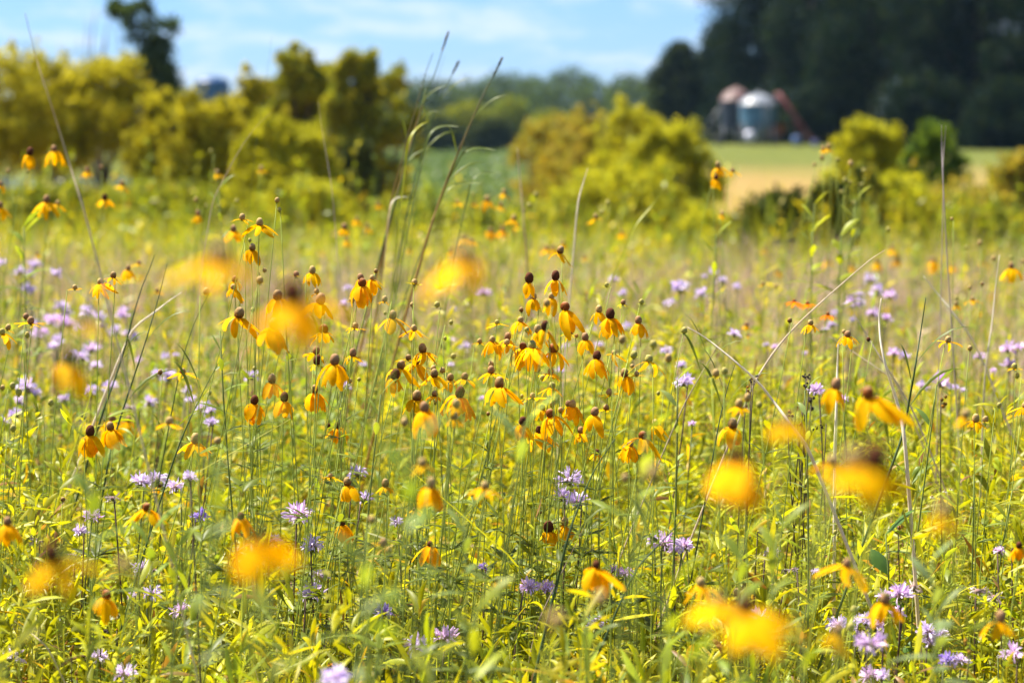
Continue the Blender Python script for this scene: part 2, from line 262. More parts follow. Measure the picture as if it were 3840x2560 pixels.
# ---------------------------------------------------------------- what stands where
# rows: x y w distance kind droop petal-length wind petals ; x, y, w and length are measured in tiles of the
# photograph and become points in space through at(); the distance comes from how soft each flower is
CONE = {
'A': '''203 1025 44 6 D .95 100 .3 7;365 1005 36 6.3 M .8 95 0 9;315 1345 40 6.3 M .75 95 .2 9;590 1148 30 7.5 M .7 45 0 7;685 1130 24 7.5 M 0 0 0 0
826 1238 32 7.5 M .6 55 .3 7;708 1332 36 7 D .7 68 .3 8;1340 1440 34 7 M .9 55 0 8;4 1240 30 6.5 M .8 60 0 7;2 1385 36 6.5 M .8 70 .2 7
1466 1165 32 8 T .6 45 .2 6;1755 1500 42 4.3 T .55 100 .1 7;1637 1465 36 4.3 T .15 55 0 7;1873 1352 32 4.4 T 0 0 0 0;1888 1416 28 4.4 G 0 0 0 0
1325 1350 28 7 T 0 0 0 0;1600 1358 26 7 G 0 0 0 0;1765 1138 28 8 T .3 40 0 6;55 1155 26 7 T 0 0 0 0;1480 1390 26 7.5 G .4 24 0 5;1425 1020 24 8 G .2 14 0 4;390 1370 28 6.4 T .6 60 .3 6;185 1160 22 6.2 G 0 0 0 0;1395 1392 22 7.4 G 0 0 0 0''',
'B': '''985 1342 34 8 T .8 62 .1 9;1100 1294 30 8 T .7 48 .2 8;785 1362 26 8 T .3 44 0 7;908 1376 20 8.4 M .3 26 0 6;1078 1382 26 8.2 M .7 40 .3 7
1165 1470 32 7.5 T .6 56 .2 7;1315 1315 32 7.4 G 0 0 0 0;1270 1388 32 7.4 G 0 0 0 0;1235 1422 24 7.6 G 0 0 0 0;1802 1370 32 7 G .2 18 0 5;1760 1435 28 7.2 G 0 0 0 0
1720 1462 30 7 T .4 52 -.5 5;105 1478 24 9 M .7 46 .2 7;20 1530 34 7.2 M .8 50 .1 8;175 1528 26 9 M .7 40 .2 7;250 1380 24 9 M .5 30 .1 6;1005 1555 28 9 M .6 40 .2 7;1090 1558 26 9 M .6 40 0 7;835 1466 22 8.8 G 0 0 0 0;890 1312 22 7.6 G 0 0 0 0''',
'C': '''275 1113 34 6.3 T .75 72 .5 9;375 1150 26 6.4 M .5 48 .6 6;262 1198 32 6.2 D .8 70 .5 9;1022 990 30 7 T .5 42 .2 7;985 1002 26 7 T .6 32 -.1 6
978 1066 28 7 T 0 0 0 0;1083 1080 26 7 G 0 0 0 0;1173 1106 34 7 T .3 14 0 5;1262 1155 30 7 G .1 12 0 5;1243 1250 26 7 G 0 0 0 0;1138 1218 34 7 G .2 14 0 5;1193 1370 26 7 G 0 0 0 0
928 1110 24 7.2 T 0 0 0 0;1110 1298 24 7 G 0 0 0 0;305 1442 26 7 T .5 34 .3 6;1855 1478 20 5.4 T 0 0 0 0;1425 1550 28 6.4 G 0 0 0 0;1168 1235 26 7 G 0 0 0 0''',
'D': '''1705 138 38 4.6 B .85 90 .3 8;2111 292 40 4.5 T .72 80 0 8;1757 360 42 3.6 T .2 22 0 5;2002 320 34 4.6 M .2 30 0 6;1876 462 56 4.2 B .85 110 0 8
2168 488 58 4.1 M .7 120 .5 9;2140 436 32 4.5 T .3 40 -.5 6;1586 352 36 4.7 M .8 70 0 7;1576 405 34 4.4 T .8 80 .4 9;1617 582 58 4 B .6 135 .6 9;2188 690 54 4.2 O .5 85 0 11
1848 652 60 3.6 T .85 140 .35 8;2137 834 44 4.5 M .5 80 -.6 5;2145 900 50 4.3 D .8 50 0 6;2263 897 58 3.8 M .85 150 0 9;2306 966 42 4.6 D .6 70 0 7
1838 1027 48 4.3 B .8 110 .3 9;1922 1150 48 4.25 D .75 110 .4 9;2126 1097 44 4.3 B .9 125 .3 10;1720 1170 48 4.3 D .9 120 .25 9;610 1378 54 4.2 D .9 130 .35 11
745 1347 46 4.3 B .9 120 .25 10;1320 1430 54 4.1 T .6 125 .1 9;1145 1310 46 3.4 T .25 90 0 5;1235 975 34 4.4 B .2 85 0 8;1082 982 30 4.4 B .1 16 0 5
1393 437 38 3.8 T .2 28 0 6;766 326 36 4.3 B .25 78 .1 8;678 370 38 4.3 T .6 95 .35 11;505 408 32 4.3 T .1 46 0 7;868 278 30 6 M .75 72 .25 8;940 240 26 6.5 M .3 46 0 8
1063 428 26 6.5 M .3 44 0 8;208 633 42 4.4 M .1 80 0 7;175 604 34 4.5 M .1 26 0 5;185 728 32 4.4 G 0 0 0 0;14 708 36 4.2 G .55 85 .4 7;55 678 34 4.4 T .25 40 .5 5
17 1085 32 4.6 T 0 0 0 0;85 1072 34 4.6 G 0 0 0 0;128 1117 38 4.5 G .1 26 0 6;343 1186 34 4.6 G 0 0 0 0;262 1268 26 4.7 G 0 0 0 0;88 1360 34 4.1 G 0 0 0 0
1417 1120 26 4.6 G 0 0 0 0;1720 957 26 4.5 G .1 14 0 5;1945 848 26 4.6 G 0 0 0 0;1707 560 24 4.6 G 0 0 0 0;1688 90 24 4.6 G 0 0 0 0;1788 293 28 4.6 T .2 14 0 4
2218 1342 32 4.6 D .7 30 0 5;2280 1342 34 4.6 D .7 95 -.2 9;1578 12 38 6 M .7 85 0 9;760 1292 44 5.7 M .5 90 -.1 9;868 1300 36 5.9 M .7 76 .2 8;410 1412 20 6 M .6 24 0 6;255 180 22 8 M .6 26 0 6;2330 15 26 8 M .6 40 0 7
1470 1445 42 3.4 T 0 0 0 0;640 1310 22 6 M .5 30 0 6;1240 805 20 7 M .6 20 0 5''',
'E': '''1270 345 52 4.4 D .97 90 0 5;1448 330 48 4.4 D .9 95 .3 5;1482 157 42 4.8 B .7 82 .7 6;1302 471 36 4.4 T .9 95 .4 7;1421 466 36 4.5 T .92 95 .15 6;1390 512 44 3.3 T 0 0 0 0
1512 538 56 4.25 O .9 165 .25 6;1216 560 28 4.4 B .2 12 0 4;1212 626 36 4.3 T .65 105 .1 8;1053 644 32 4.4 G .2 56 0 8;1742 556 40 4.35 T .8 75 0 8;1818 587 54 4.2 D .8 100 .2 10
1803 651 34 4.4 T .85 80 .05 8;1905 509 32 4.4 M .6 34 0 7;2008 630 42 4.35 M .88 82 0 8;2028 506 30 4.5 G .1 26 0 6;1793 392 28 4.5 G .1 30 0 5;1547 707 36 4.3 M .2 62 0 7
1590 736 24 4.3 T 0 0 0 0;1327 689 42 4.2 T .8 95 .2 7;1253 694 32 4.1 G .2 30 .2 5;1648 743 42 4.2 M .85 80 0 8;1125 741 40 4.3 M .7 80 .1 7;1119 779 36 4.15 T .02 60 0 8
1020 759 36 4.25 T .8 100 .05 9;935 771 32 4.3 T .1 46 0 7;1228 806 46 4.3 O .85 110 .1 7;1290 796 48 4.1 G .7 150 .3 9;1436 820 58 4.2 O .72 100 0 9;1378 668 50 3.7 D .75 105 .4 7
347 595 48 4.1 B .5 118 .15 7;491 684 36 4.2 T .45 82 .05 8;94 668 38 4.3 T .1 60 0 7;549 821 48 4.2 B .55 90 0 8;454 883 36 4.3 B .15 60 -.1 7;508 900 44 4.25 B .7 100 .4 8
404 933 48 4.2 B .7 125 .6 6;364 997 56 4.15 D .8 100 .3 5;622 956 34 4.3 T .2 30 0 5;628 990 46 4.1 B .6 92 0 9;683 968 34 4.2 T .2 30 0 5;78 850 42 4.2 M .6 62 .1 8
757 873 34 4.3 G .1 26 0 6;738 1016 40 4.3 B .7 80 -.4 6;834 1010 40 4.2 B .45 70 .1 8;1012 929 34 4.3 T .2 36 0 6;1012 966 42 4.2 M .35 84 0 8;1068 1054 56 4.15 B .7 140 .4 9
803 1118 56 4.15 D .65 155 .65 10;511 1141 56 4.15 B .85 95 0 8;632 1128 38 4.2 B .5 52 .1 9;635 1184 28 4.25 G .1 16 0 5;562 1218 54 3.4 M .88 140 0 9;777 1193 46 3.3 T .6 66 -.5 5
762 1277 48 3.4 M .6 60 0 6;428 1320 44 3.2 T .4 30 .2 6;1425 1071 38 4.15 G .5 76 0 8;1415 976 36 4.2 T .4 80 .25 8;1330 966 32 4.3 T .2 30 0 5;1358 1019 32 4.2 G 0 0 0 0
1293 1140 34 4.2 T .15 76 -.2 5;1220 1143 22 4.2 G 0 0 0 0;1535 1194 38 4.3 M .2 40 -.3 4;1563 1196 42 4.2 T .85 100 .05 10;1428 1201 34 4.2 G .2 20 0 5;1360 1222 34 4.3 O .7 80 -.3 6
1411 1260 52 4.15 O .85 135 .1 7;1481 1237 32 4.25 T .2 30 0 4;1335 1372 40 4.3 D .7 125 .45 9;1226 1312 46 3.8 D .85 96 .2 6;1714 1248 48 4.1 M .9 128 .2 6;1790 1220 36 4.2 B .15 56 0 7
1812 1116 40 4.15 T .1 58 0 7;1915 986 46 4.1 B .97 95 0 7;1728 869 50 4.15 D .8 120 .35 9;1843 850 30 4.2 T .4 80 .5 4;1977 863 42 4.1 G .1 24 0 5;2079 891 48 4 G .38 118 0 5
1997 991 32 4.2 T .1 46 0 6;2318 699 38 4.1 G .05 22 0 6;2211 886 44 5.4 T 0 0 0 0;2108 792 46 5.6 G 0 0 0 0;1898 761 42 3.5 T 0 0 0 0;1618 1373 38 4.15 M .65 62 0 8
2121 1322 38 4.1 T .8 98 .35 7;2037 1407 50 4 O .7 125 .4 9;1953 1464 40 4.1 T .9 92 .1 9;1725 1520 34 4.3 D .6 50 0 8;992 1262 24 4.3 B 0 0 0 0;2142 1124 24 4.3 G .1 14 0 5
234 299 26 4.4 B .15 22 0 5;208 344 32 4.3 T .75 105 .05 7;130 338 38 4.3 M .7 65 -.3 5;141 377 50 4.2 O .9 120 .15 9;72 491 34 4.3 T .1 30 0 5;293 488 34 4 T .3 42 .1 6
495 373 36 4.3 T .05 38 0 7;478 525 28 4.4 T .1 12 0 4;647 525 36 4.4 G .2 30 0 6;742 645 26 4.5 G .1 14 0 4;701 753 22 4.5 G .1 14 0 4;295 583 20 4.5 G 0 0 0 0;55 1041 32 4.4 T .1 14 0 4
120 1030 24 4.4 G 0 0 0 0;8 972 40 4.3 D .6 60 0 7;830 70 28 8.5 M .7 56 0 8;882 92 26 8.8 M .5 44 .3 6;1010 22 28 9 M .8 52 0 8;1090 12 26 9 M .7 48 0 7;35 82 28 9 M .7 46 0 8
460 150 20 9.5 M .7 30 0 6;1388 140 26 8.5 M .7 46 0 7;1435 142 26 8.8 M .7 46 0 7;1500 108 24 9 M .7 36 0 7;1650 202 24 8.5 M .5 34 .3 6;1896 38 24 10 M .7 36 0 6;1190 -8 22 9 M .5 30 0 6
745 158 26 9.5 M .5 36 0 6;800 150 22 9.5 M .5 36 0 6;1965 940 26 4.5 T 0 0 0 0;620 15 22 8 G 0 0 0 0''',
'F': '''1075 1062 60 3.2 M .85 130 .1 6;1288 1122 76 2.9 O .72 215 .6 9;375 1330 56 3.6 B .85 105 .1 8;900 647 34 4.2 T .7 62 0 9;1151 724 38 4.2 M .75 84 .15 7;1126 708 26 4.25 T 0 0 0 0
1292 760 26 4.4 D 0 0 0 0;760 631 30 4.3 B .1 14 0 5;1830 762 36 4.2 T .3 84 -.3 5;1978 819 32 4.4 T .1 22 0 6;2278 942 34 4.5 G .05 40 0 9;2298 1004 30 4.5 G 0 0 0 0
2175 1204 30 4.2 G .1 14 0 4;2017 1293 44 4 T .45 76 .1 7;2083 1299 36 4.05 T .15 36 .1 6;1948 1262 56 2.7 T .9 70 0 6;260 987 44 3.5 T .55 40 0 6;320 972 36 3.6 G .1 20 0 5;475 1152 42 3.4 T .1 26 0 6
418 1192 46 3.4 T .5 72 -.1 8;553 1202 34 3.5 G .1 20 0 5;2258 262 34 6.5 M .72 84 0 9;2258 206 24 6.7 G 0 0 0 0;1995 486 26 6 T .35 62 .1 7;1885 482 24 6.2 G 0 0 0 0;1882 520 26 6.3 M .7 40 0 7
1450 142 28 11 M .7 50 0 8;1485 218 28 11 M .7 54 0 8;1350 232 30 11 M .7 58 0 8;1180 258 26 11.3 M .8 50 0 8;1020 222 26 11.4 M .7 48 0 7;680 298 24 10.5 M .7 40 0 7;588 150 20 11 M .7 30 0 6
1730 222 30 11 M .7 58 .2 8;1738 268 24 11 M .7 44 0 7;1862 262 26 11 M .6 44 0 7;2070 238 20 11 M .6 28 0 6;468 658 28 6.2 M .8 36 0 7;474 730 16 6.4 M .7 22 0 5;578 382 26 6.5 T .3 30 0 6;668 400 24 6.5 T .3 24 0 5
2045 110 30 7 T 0 0 0 0;1950 142 24 7 G 0 0 0 0;2140 212 28 6.6 T .3 20 0 5;2060 385 24 5.6 B .1 12 0 4;1975 411 22 5.6 T 0 0 0 0;2350 1205 36 4.2 T .6 80 -.4 6;890 415 16 6 G 0 0 0 0;868 308 18 7 G 0 0 0 0;2342 232 26 6.6 T 0 0 0 0;505 1020 22 4.6 M .7 26 0 5''',
'G': '''992 378 52 3.6 O .68 130 .05 8;720 968 56 3.5 O .75 130 .25 8;50 474 50 3.3 M .88 130 .15 8;1628 440 44 3.5 D .95 118 .1 6;425 326 30 4.2 B .1 16 0 5;2233 166 32 4.2 T .15 64 0 7
1080 236 30 5 D .6 66 .1 8;1262 318 26 5 D .5 60 0 7;1500 390 20 5 M .3 30 0 6;1700 400 26 4.6 D .2 40 0 6;400 565 26 4.5 M .9 34 0 5''',
'H': '''605 218 56 3 T .88 150 .25 9;547 78 50 2.8 T .35 90 0 6;970 232 48 3 T .4 100 0 7;1400 512 60 4.2 D .75 95 .2 9;1511 476 44 4.2 T .88 100 0 8;1722 768 48 3.2 D .6 185 .6 9
40 209 46 4 B .85 105 .3 8;298 217 42 4 B .6 52 0 9;6 486 36 4.1 D .9 100 .3 7;206 462 46 2.9 T 0 0 0 0;283 620 46 3.2 M .1 60 -.5 3;322 668 34 3.3 T 0 0 0 0;600 628 34 3.9 D .75 125 .1 11
1917 182 46 2.8 T .1 16 0 5;490 396 20 4.8 M .5 50 0 6;1056 868 36 4.3 T .6 84 0 6;780 428 16 5 M .5 20 0 5;1340 410 30 4.5 M 0 0 0 0;20 1226 34 4.4 D .6 20 0 4''',
'I': '''1045 60 60 2.4 T .45 105 0 8;1150 757 56 2.9 M .55 185 .2 5;160 886 54 3 T .55 140 0 6;1405 997 62 3 M .65 145 .1 6;2185 1120 64 2.9 M .55 155 .25 7;2310 636 38 3.6 D .8 86 0 9
400 952 38 3.6 T .15 34 0 6;1195 1072 44 3.5 G .1 18 0 5;1175 1186 44 3.4 G .1 18 0 5;1088 1206 70 2.2 M .8 130 .3 6;1240 420 26 4.2 G 0 0 0 0;1068 548 26 4.3 G 0 0 0 0;875 945 26 4.2 M 0 0 0 0''',
}
# the soft ones close to the lens; same columns
NEARCONE = {
'D': '1482 180 125 1.45 T .55 290 .1 10;1975 445 150 1.5 O .72 290 0 9;468 880 90 2.2 M .85 200 .3 8;570 640 66 1.8 T .45 100 .2 5',
'E': '830 180 115 1.5 T .7 260 -.35 6;370 350 80 1.7 G 0 0 0 0',
'I': '398 40 105 1.6 M .75 270 .3 9;740 -210 64 1.8 T .75 180 0 6;1335 45 150 1.5 O .62 265 .4 9;1180 60 120 1.55 T .85 220 0 8;462 1040 110 1.6 M .85 300 .3 9;270 1000 70 1.75 T .7 210 -.2 7;1800 395 90 1.6 T .8 120 0 5',
'G': '350 690 112 1.7 M .6 230 .15 9;1745 590 80 1.5 D .8 260 .35 10;840 770 80 1.8 T .7 70 0 3',
'H': '2100 150 90 1.8 T .2 30 0 4;1750 1000 76 2 T .2 20 0 4;1450 1150 100 1.7 T .5 40 .2 4',
}
# lavender heads: x y diameter distance kind
BERG = {
'D': '''130 290 76 8 L;237 240 84 8 L;203 305 70 8 L;380 300 84 8 L;180 405 66 8 L;220 425 60 8 L;4 235 70 8 L;345 622 96 7.6 P;425 628 96 7.6 P;470 652 80 7.6 P;590 560 90 7.4 L;830 574 96 7.2 P;670 600 80 7.4 L;265 702 96 7.4 P;390 750 80 7.4 L;365 796 76 7.2 L;540 676 60 7.4 L;780 688 84 7.2 L;910 735 70 7.2 L;870 708 70 7.2 L;618 806 100 7 P;645 922 80 6.8 L;560 868 90 6.6 L;500 862 80 6.6 L
415 520 90 8 L;190 1060 140 5.8 L;236 1112 80 5.8 L;430 1152 84 6 L;130 1166 80 6.2 L;110 1248 90 5.8 L;28 1300 76 5.6 L;620 1092 90 6 L;742 1070 100 5.8 L;940 890 46 6.6 P;1135 1000 100 6.2 L;1060 985 70 6.4 L;1124 865 60 6.6 L;1186 860 40 6.6 L;1006 1170 86 6 L;1292 1152 66 5.6 L;1262 1092 60 5.8 L;1372 1205 110 5.4 L;1424 1232 60 5.2 L;1428 1312 80 5 L;1700 992 90 5.8 L;875 1205 70 6 S;455 570 70 8 L;245 645 60 7.6 L;700 665 50 7.4 L''',
'E': '''960 430 80 8 P;1690 682 60 7.4 L;1920 662 70 7.4 L;1742 790 60 6.6 L;1950 822 70 6.6 L;2202 824 74 6.2 L;2300 928 70 5.6 L;2302 1032 84 5.2 L;1842 345 60 8 L;2290 392 110 7.6 L;2222 502 70 7.4 L;1900 440 60 7.6 L;830 802 76 6.8 L;740 762 50 6.8 L;760 550 40 7.2 L;40 402 60 7.4 L;22 510 70 7.2 L;18 1066 80 5.2 L;146 922 50 6.4 L;742 925 44 6.4 L;1480 962 66 6 L;950 1152 40 5.6 P;1520 800 50 6.8 L;1400 880 40 6.4 L''',
'F': '''165 440 84 7.6 L;30 392 90 7.8 L;298 355 70 7.8 L;250 292 60 8 L;405 398 60 7.6 L;385 712 80 6 L;662 804 50 6.2 P;1300 342 84 8 L;1436 452 90 7.4 P;1350 412 80 7.6 L;1180 506 96 7.4 P;1240 500 60 7.4 L;1318 572 80 7 P;1412 612 70 7 P;1062 575 50 7.2 L;1046 652 60 7 L;1003 688 50 7 L;1465 840 80 6 P;1535 866 70 6 L;932 1090 96 4.8 P;1122 1156 60 4.8 P;44 1030 110 4.8 L
2232 806 100 6 P;2318 802 70 6 P;2040 862 70 6.2 P;2240 916 90 6 P;2130 966 50 6 P;1776 1028 130 5.6 P;1655 1062 76 5.8 L;1880 1082 50 5.8 L;1930 1097 44 5.8 L;1188 622 44 7 L;862 850 34 6.4 L;100 1325 50 5 P;1228 440 60 7.8 L;600 790 40 6.4 L;1350 430 90 7.8 L;180 332 40 8 L''',
'G': '''950 188 120 4.5 L;1060 168 120 4.7 L;1182 226 110 4.5 L;1282 165 90 3.7 L;625 425 110 4.3 P;540 526 96 4.3 L;240 582 96 4.5 S;1350 426 104 4.2 V;2018 408 160 4.2 P;1842 590 110 4.6 L;2112 615 130 4.2 L;2176 830 110 4.3 L;2112 938 150 4.2 L;960 778 120 4.4 L;1040 790 60 4.4 S;1224 1060 130 4.1 P;884 966 80 4.4 L;1030 942 110 4.2 L;70 1362 150 4 L;840 1480 150 3.7 L;662 1372 110 4 L;2270 1512 180 2.7 L;760 300 84 4.3 S;480 690 70 4.5 S;1205 840 60 4.5 S''',
'H': '''1540 165 150 4.4 L;1492 290 110 4.3 L;1596 322 140 4.3 L;110 130 110 4.6 L;160 305 96 4.5 L;372 470 80 4.5 L;2190 602 150 4.2 P;2100 590 90 4.4 L;2250 660 90 4.1 P;2320 622 100 4.2 P;1275 902 120 4.1 P;1382 912 120 4.1 P;955 776 64 4.4 V;282 1072 110 4.2 V;698 1230 160 4 P;500 1298 160 3.9 L;1715 1150 120 4.1 L;1922 812 100 4.3 P;1840 790 60 4.3 P;440 500 50 4.5 S''',
'I': '''40 620 100 4.3 L;1500 945 150 3.9 P;1395 965 90 3.9 P;1592 893 120 4.1 S;1268 1130 110 3.8 L;1342 1165 110 3.8 P;1302 1275 190 3.2 P;1698 1196 130 3.8 L;1776 1222 100 3.8 L;1710 1275 120 3.8 L;1832 1402 120 3.7 V;1915 1400 100 3.7 L;1308 1495 130 3.7 P;1392 1502 90 3.6 L;2275 1345 140 3.7 P;550 1112 140 4 L;730 796 50 4.3 S;782 786 60 4.2 S;932 806 50 4.2 L;2178 665 66 4.1 P;2030 922 120 4 S;2140 965 110 4 S;2290 640 50 4.2 S;1090 1160 130 3.9 L;1180 1190 60 3.9 L;630 660 100 4.3 S;1490 1075 90 4 P;1215 1130 60 3.9 L;2190 1365 50 3.9 L''',
}
# orange flat flowers, white daisies, brown seed clusters: tile x y w d
ORANGE = 'F 790 500 34 5.6;F 880 515 38 5.6;F 1018 588 36 5.4'
DAISY = 'I 1722 305 26 4.5;I 1808 268 22 4.6;I 1846 256 20 4.7;I 1980 340 30 4.5;I 1994 376 20 4.5'
SEED = 'G 713 1235 46 4;G 788 1215 24 4.1;G 478 1340 40 3.9;G 575 1405 40 3.9;G 525 1500 40 3.8;G 160 1535 46 3.8;G 1125 1530 30 4;G 445 1300 26 3.9;G 8 1500 30 3.8;F 535 1010 26 4.4;F 505 1040 30 4.4;F 490 1090 34 4.4;F 855 1008 26 4.5;F 888 1005 26 4.5;F 868 1070 30 4.5;F 930 1350 34 4.5;F 770 1262 34 4.5;F 835 1335 26 4.5;F 975 1335 24 4.5;F 805 1218 20 4.5;I 1500 500 44 4.4;I 1960 1310 60 3.5;I 570 540 34 4.4;I 1400 640 26 4.4;F 1800 1165 44 4.6;F 905 1175 50 4.8'
# ---------------------------------------------------------------- meadow: what nobody could count
LEAFPROF3 = [.12, .8, 1, .7, .04]
GREENS = np.array([[.36, .38, .015], [.44, .42, .015], [.28, .34, .02], [.50, .44, .02], [.22, .30, .045]])
def patch(x, y, s=1.0):
    return .5 + .25 * np.sin(x * 2.3 / s + 1.7 * np.sin(y * 1.1 / s)) + .25 * np.sin(y * 1.9 / s + 1.3 * np.sin(x * 1.3 / s + 2))
def scatter(n, d0, d1, margin=.5):
    """n ground points in the wedge the camera looks along, even per square metre"""
    d = np.sqrt(rng.uniform((d0 + 2) ** 2, (d1 + 2) ** 2, n)) - 2
    return rng.uniform(-1, 1, n) * (.212 * d + margin), d
HEADS = []                                   # plants grow clear of the flower heads that show
for _src in (CONE, BERG):
    for _t, _s in _src.items():
        for _r in _s.replace('\n', ';').split(';'):
            _r = _r.split()
            if _r and 2.5 < float(_r[3]) < 6.6:
                _p = at(*tile(_t, float(_r[0]), float(_r[1])), float(_r[3])); HEADS.append((_p[0] / _p[1], _p[1], _p[2], float(_r[2]) * S * PX * (1.0 if _src is CONE else .6)))
def clear_view(x, y, h, reach):
    u = x / y
    for hu, hy, hz, hw in HEADS:
        k = (y < hy + .02) & (y > hy - 1.1) & (np.abs(u - hu) < hw * .8 + reach / hy)
        lim = 1.5 + (hz - 1.5) * y / hy - .035 - hw * hy * .5
        h = np.where(k & (h > lim), np.maximum(lim * (.85 + .13 * np.abs(np.sin(x * 400))), .12), h)
    return h
def field(n, d0, d1, hlo, hhi, nleaf, lf, wf, prof, fold=0., pal=GREENS, stemc=(.28, .31, .05), top=.25, margin=.5, tall=0., lean=.1):
    x, y = scatter(n, d0, d1, margin); z = ground_z(x, y)
    h = rng.uniform(hlo, hhi, n) * (.8 + .4 * patch(x, y)); k = rng.random(n) < tall; h[k] *= rng.uniform(1.15, 1.5, k.sum())
    if d0 < 6: h = clear_view(x, y, h, .016)
    P = np.stack([x, y, z], 1); D = norm(np.stack([rng.normal(.06, lean, n), rng.normal(0, lean, n), np.ones(n)], 1)); B = rng.normal(0, .05, (n, 3)); B[:, 2] = 0
    cols = pal[np.clip((patch(x + 3, y, 1.6) * len(pal) + rng.normal(0, 1.2, n)).astype(int), 0, len(pal) - 1)]
    bulk.add(*ribbons(P, D, B, h, np.full(n, .0016), [1, .9, .8, .6], cols=np.broadcast_to(stemc, (n, 3)) * rng.uniform(.7, 1.4, (n, 1))))
    m = n * nleaf; i = np.repeat(np.arange(n), nleaf); t = rng.uniform(top, 1.0, m)
    base = P[i] + D[i] * (h[i] * t)[:, None] + B[i] * (h[i] * t ** 2)[:, None]
    az = rng.uniform(0, 2 * math.pi, m); el = rng.normal(.55, .35, m) + (t > .9) * .4
    LD = np.stack([np.cos(az) * np.cos(el), np.sin(az) * np.cos(el), np.sin(el)], 1)
    Ln = rng.uniform(lf[0], lf[1], m) * (1.15 - .45 * t); BB = rng.normal(0, .12, (m, 3)); BB[:, 2] -= rng.uniform(.1, .5, m)
    side = np.stack([rng.normal(0, .45, m), rng.normal(0, .45, m), np.ones(m)], 1)
    c = cols[i] * rng.uniform(.75, 1.25, (m, 1)); yel = rng.random(m) < .035; c[yel] = (.55, .36, .02); yel = rng.random(m) < .025; c[yel] = (.3, .16, .05)
    bulk.add(*ribbons(base, LD, BB, Ln, Ln * rng.uniform(wf[0], wf[1], m), prof, side, fold, c))
bulk = Bulk()
field(5600, 3.0, 6.8, .36, .7, 40, (.055, .115), (.05, .095), LEAFPROF3, .35, tall=.3)
field(2200, 2.8, 6.8, .25, .58, 18, (.035, .06), (.18, .3), LEAFPROF3, .25, pal=GREENS[[0, 1, 3]])
field(1500, 3.5, 7.4, .6, .95, 24, (.045, .09), (.06, .1), LEAFPROF3, .3, top=.5, lean=.16)
bulk.obj('leafy_undergrowth', M_leaf); tag(bpy.data.objects['leafy_undergrowth'], 'yellow-green leafy stems packed together through the sharp part of the meadow', 'undergrowth', kind='stuff')
bulk = Bulk()
field(6600, 6.8, 14, .38, .7, 15, (.07, .13), (.08, .14), [.15, 1, .05], 0, tall=.1)
field(4600, 14, 19.5, .35, .62, 7, (.09, .17), (.09, .16), [.15, 1, .05], 0, margin=1, pal=np.array([[.36, .35, .02], [.30, .33, .02], [.42, .36, .03], [.24, .29, .03]]))
field(170, 13, 24, .85, 1.35, 34, (.07, .12), (.1, .16), [.15, 1, .05], 0, margin=1, top=.4, lean=.16)
field(200, 12, 21, .65, .95, 20, (.08, .14), (.1, .16), [.15, 1, .05], 0, margin=1, top=.45)
tag(bulk.obj('meadow_foliage', M_leaf), 'soft yellow-green meadow growth between the sharp flowers and the shrubs', 'foliage', kind='stuff')

def blades(bk, n, d0, d1, hlo, hhi, w, pal, lean=.14, bend=.3, margin=.5, xbias=.05, umin=None, umax=None):
    x, y = scatter(n, d0, d1, margin)
    if umin is not None:
        k = patch(x, y, 1.8) + rng.normal(0, .15, n) > umin; x, y = x[k], y[k]; n = len(x)
    P = np.stack([x, y, ground_z(x, y)], 1); D = np.stack([rng.normal(xbias, lean, n), rng.normal(0, lean, n), np.ones(n)], 1)
    B = rng.normal(0, bend, (n, 3)); B[:, 2] = -np.abs(B[:, 2]) * .6
    c = pal[rng.integers(0, len(pal), n)] * rng.uniform(.7, 1.3, (n, 1))
    hh = rng.uniform(hlo, hhi, n)
    if d0 < 6: hh = clear_view(x, y, hh, .003)
    bk.add(*ribbons(P, D, B, hh, w * rng.uniform(.6, 1.4, n), [1, 1, .9, .75, .5, .05], cols=c))
bulk = Bulk()
GR = np.array([[.32, .38, .02], [.40, .41, .02], [.2, .3, .04], [.48, .44, .02]])
blades(bulk, 4500, 2.9, 7, .45, .82, .0032, GR); blades(bulk, 7000, 7, 14, .5, .9, .0038, GR); blades(bulk, 5000, 14, 20, .5, .9, .005, GR, margin=1); blades(bulk, 12000, 20, 36, .2, .62, .011, GR, margin=1); blades(bulk, 1300, 9, 22, .9, 1.45, .004, GR, .2, .12, margin=1)
blades(bulk, 1500, 3.4, 7.5, .7, 1.1, .0028, GR, .28, .45)
blades(bulk, 500, 3.4, 7, .55, 1.0, .0014, np.array([[.07, .12, .035], [.1, .15, .03]]), .16, .1)
tag(bulk.obj('meadow_grass', M_grass), 'green grass blades and thin stems rising through the meadow', 'grass', kind='stuff')
bulk = Bulk()
TAN = np.array([[.62, .41, .30], [.54, .34, .26], [.70, .50, .40], [.50, .33, .32]])
blades(bulk, 17000, 8, 15, .7, 1.02, .0028, TAN, .42, .2, umin=.12); blades(bulk, 6000, 14, 20, .6, .92, .004, TAN, .35, .2)
blades(bulk, 900, 3.2, 7.2, .4, .8, .0012, TAN, .3, .15)
tag(bulk.obj('dry_grass', M_dry), 'tan and mauve dry grass stems tangled in the middle of the meadow', 'dry grass', kind='stuff')
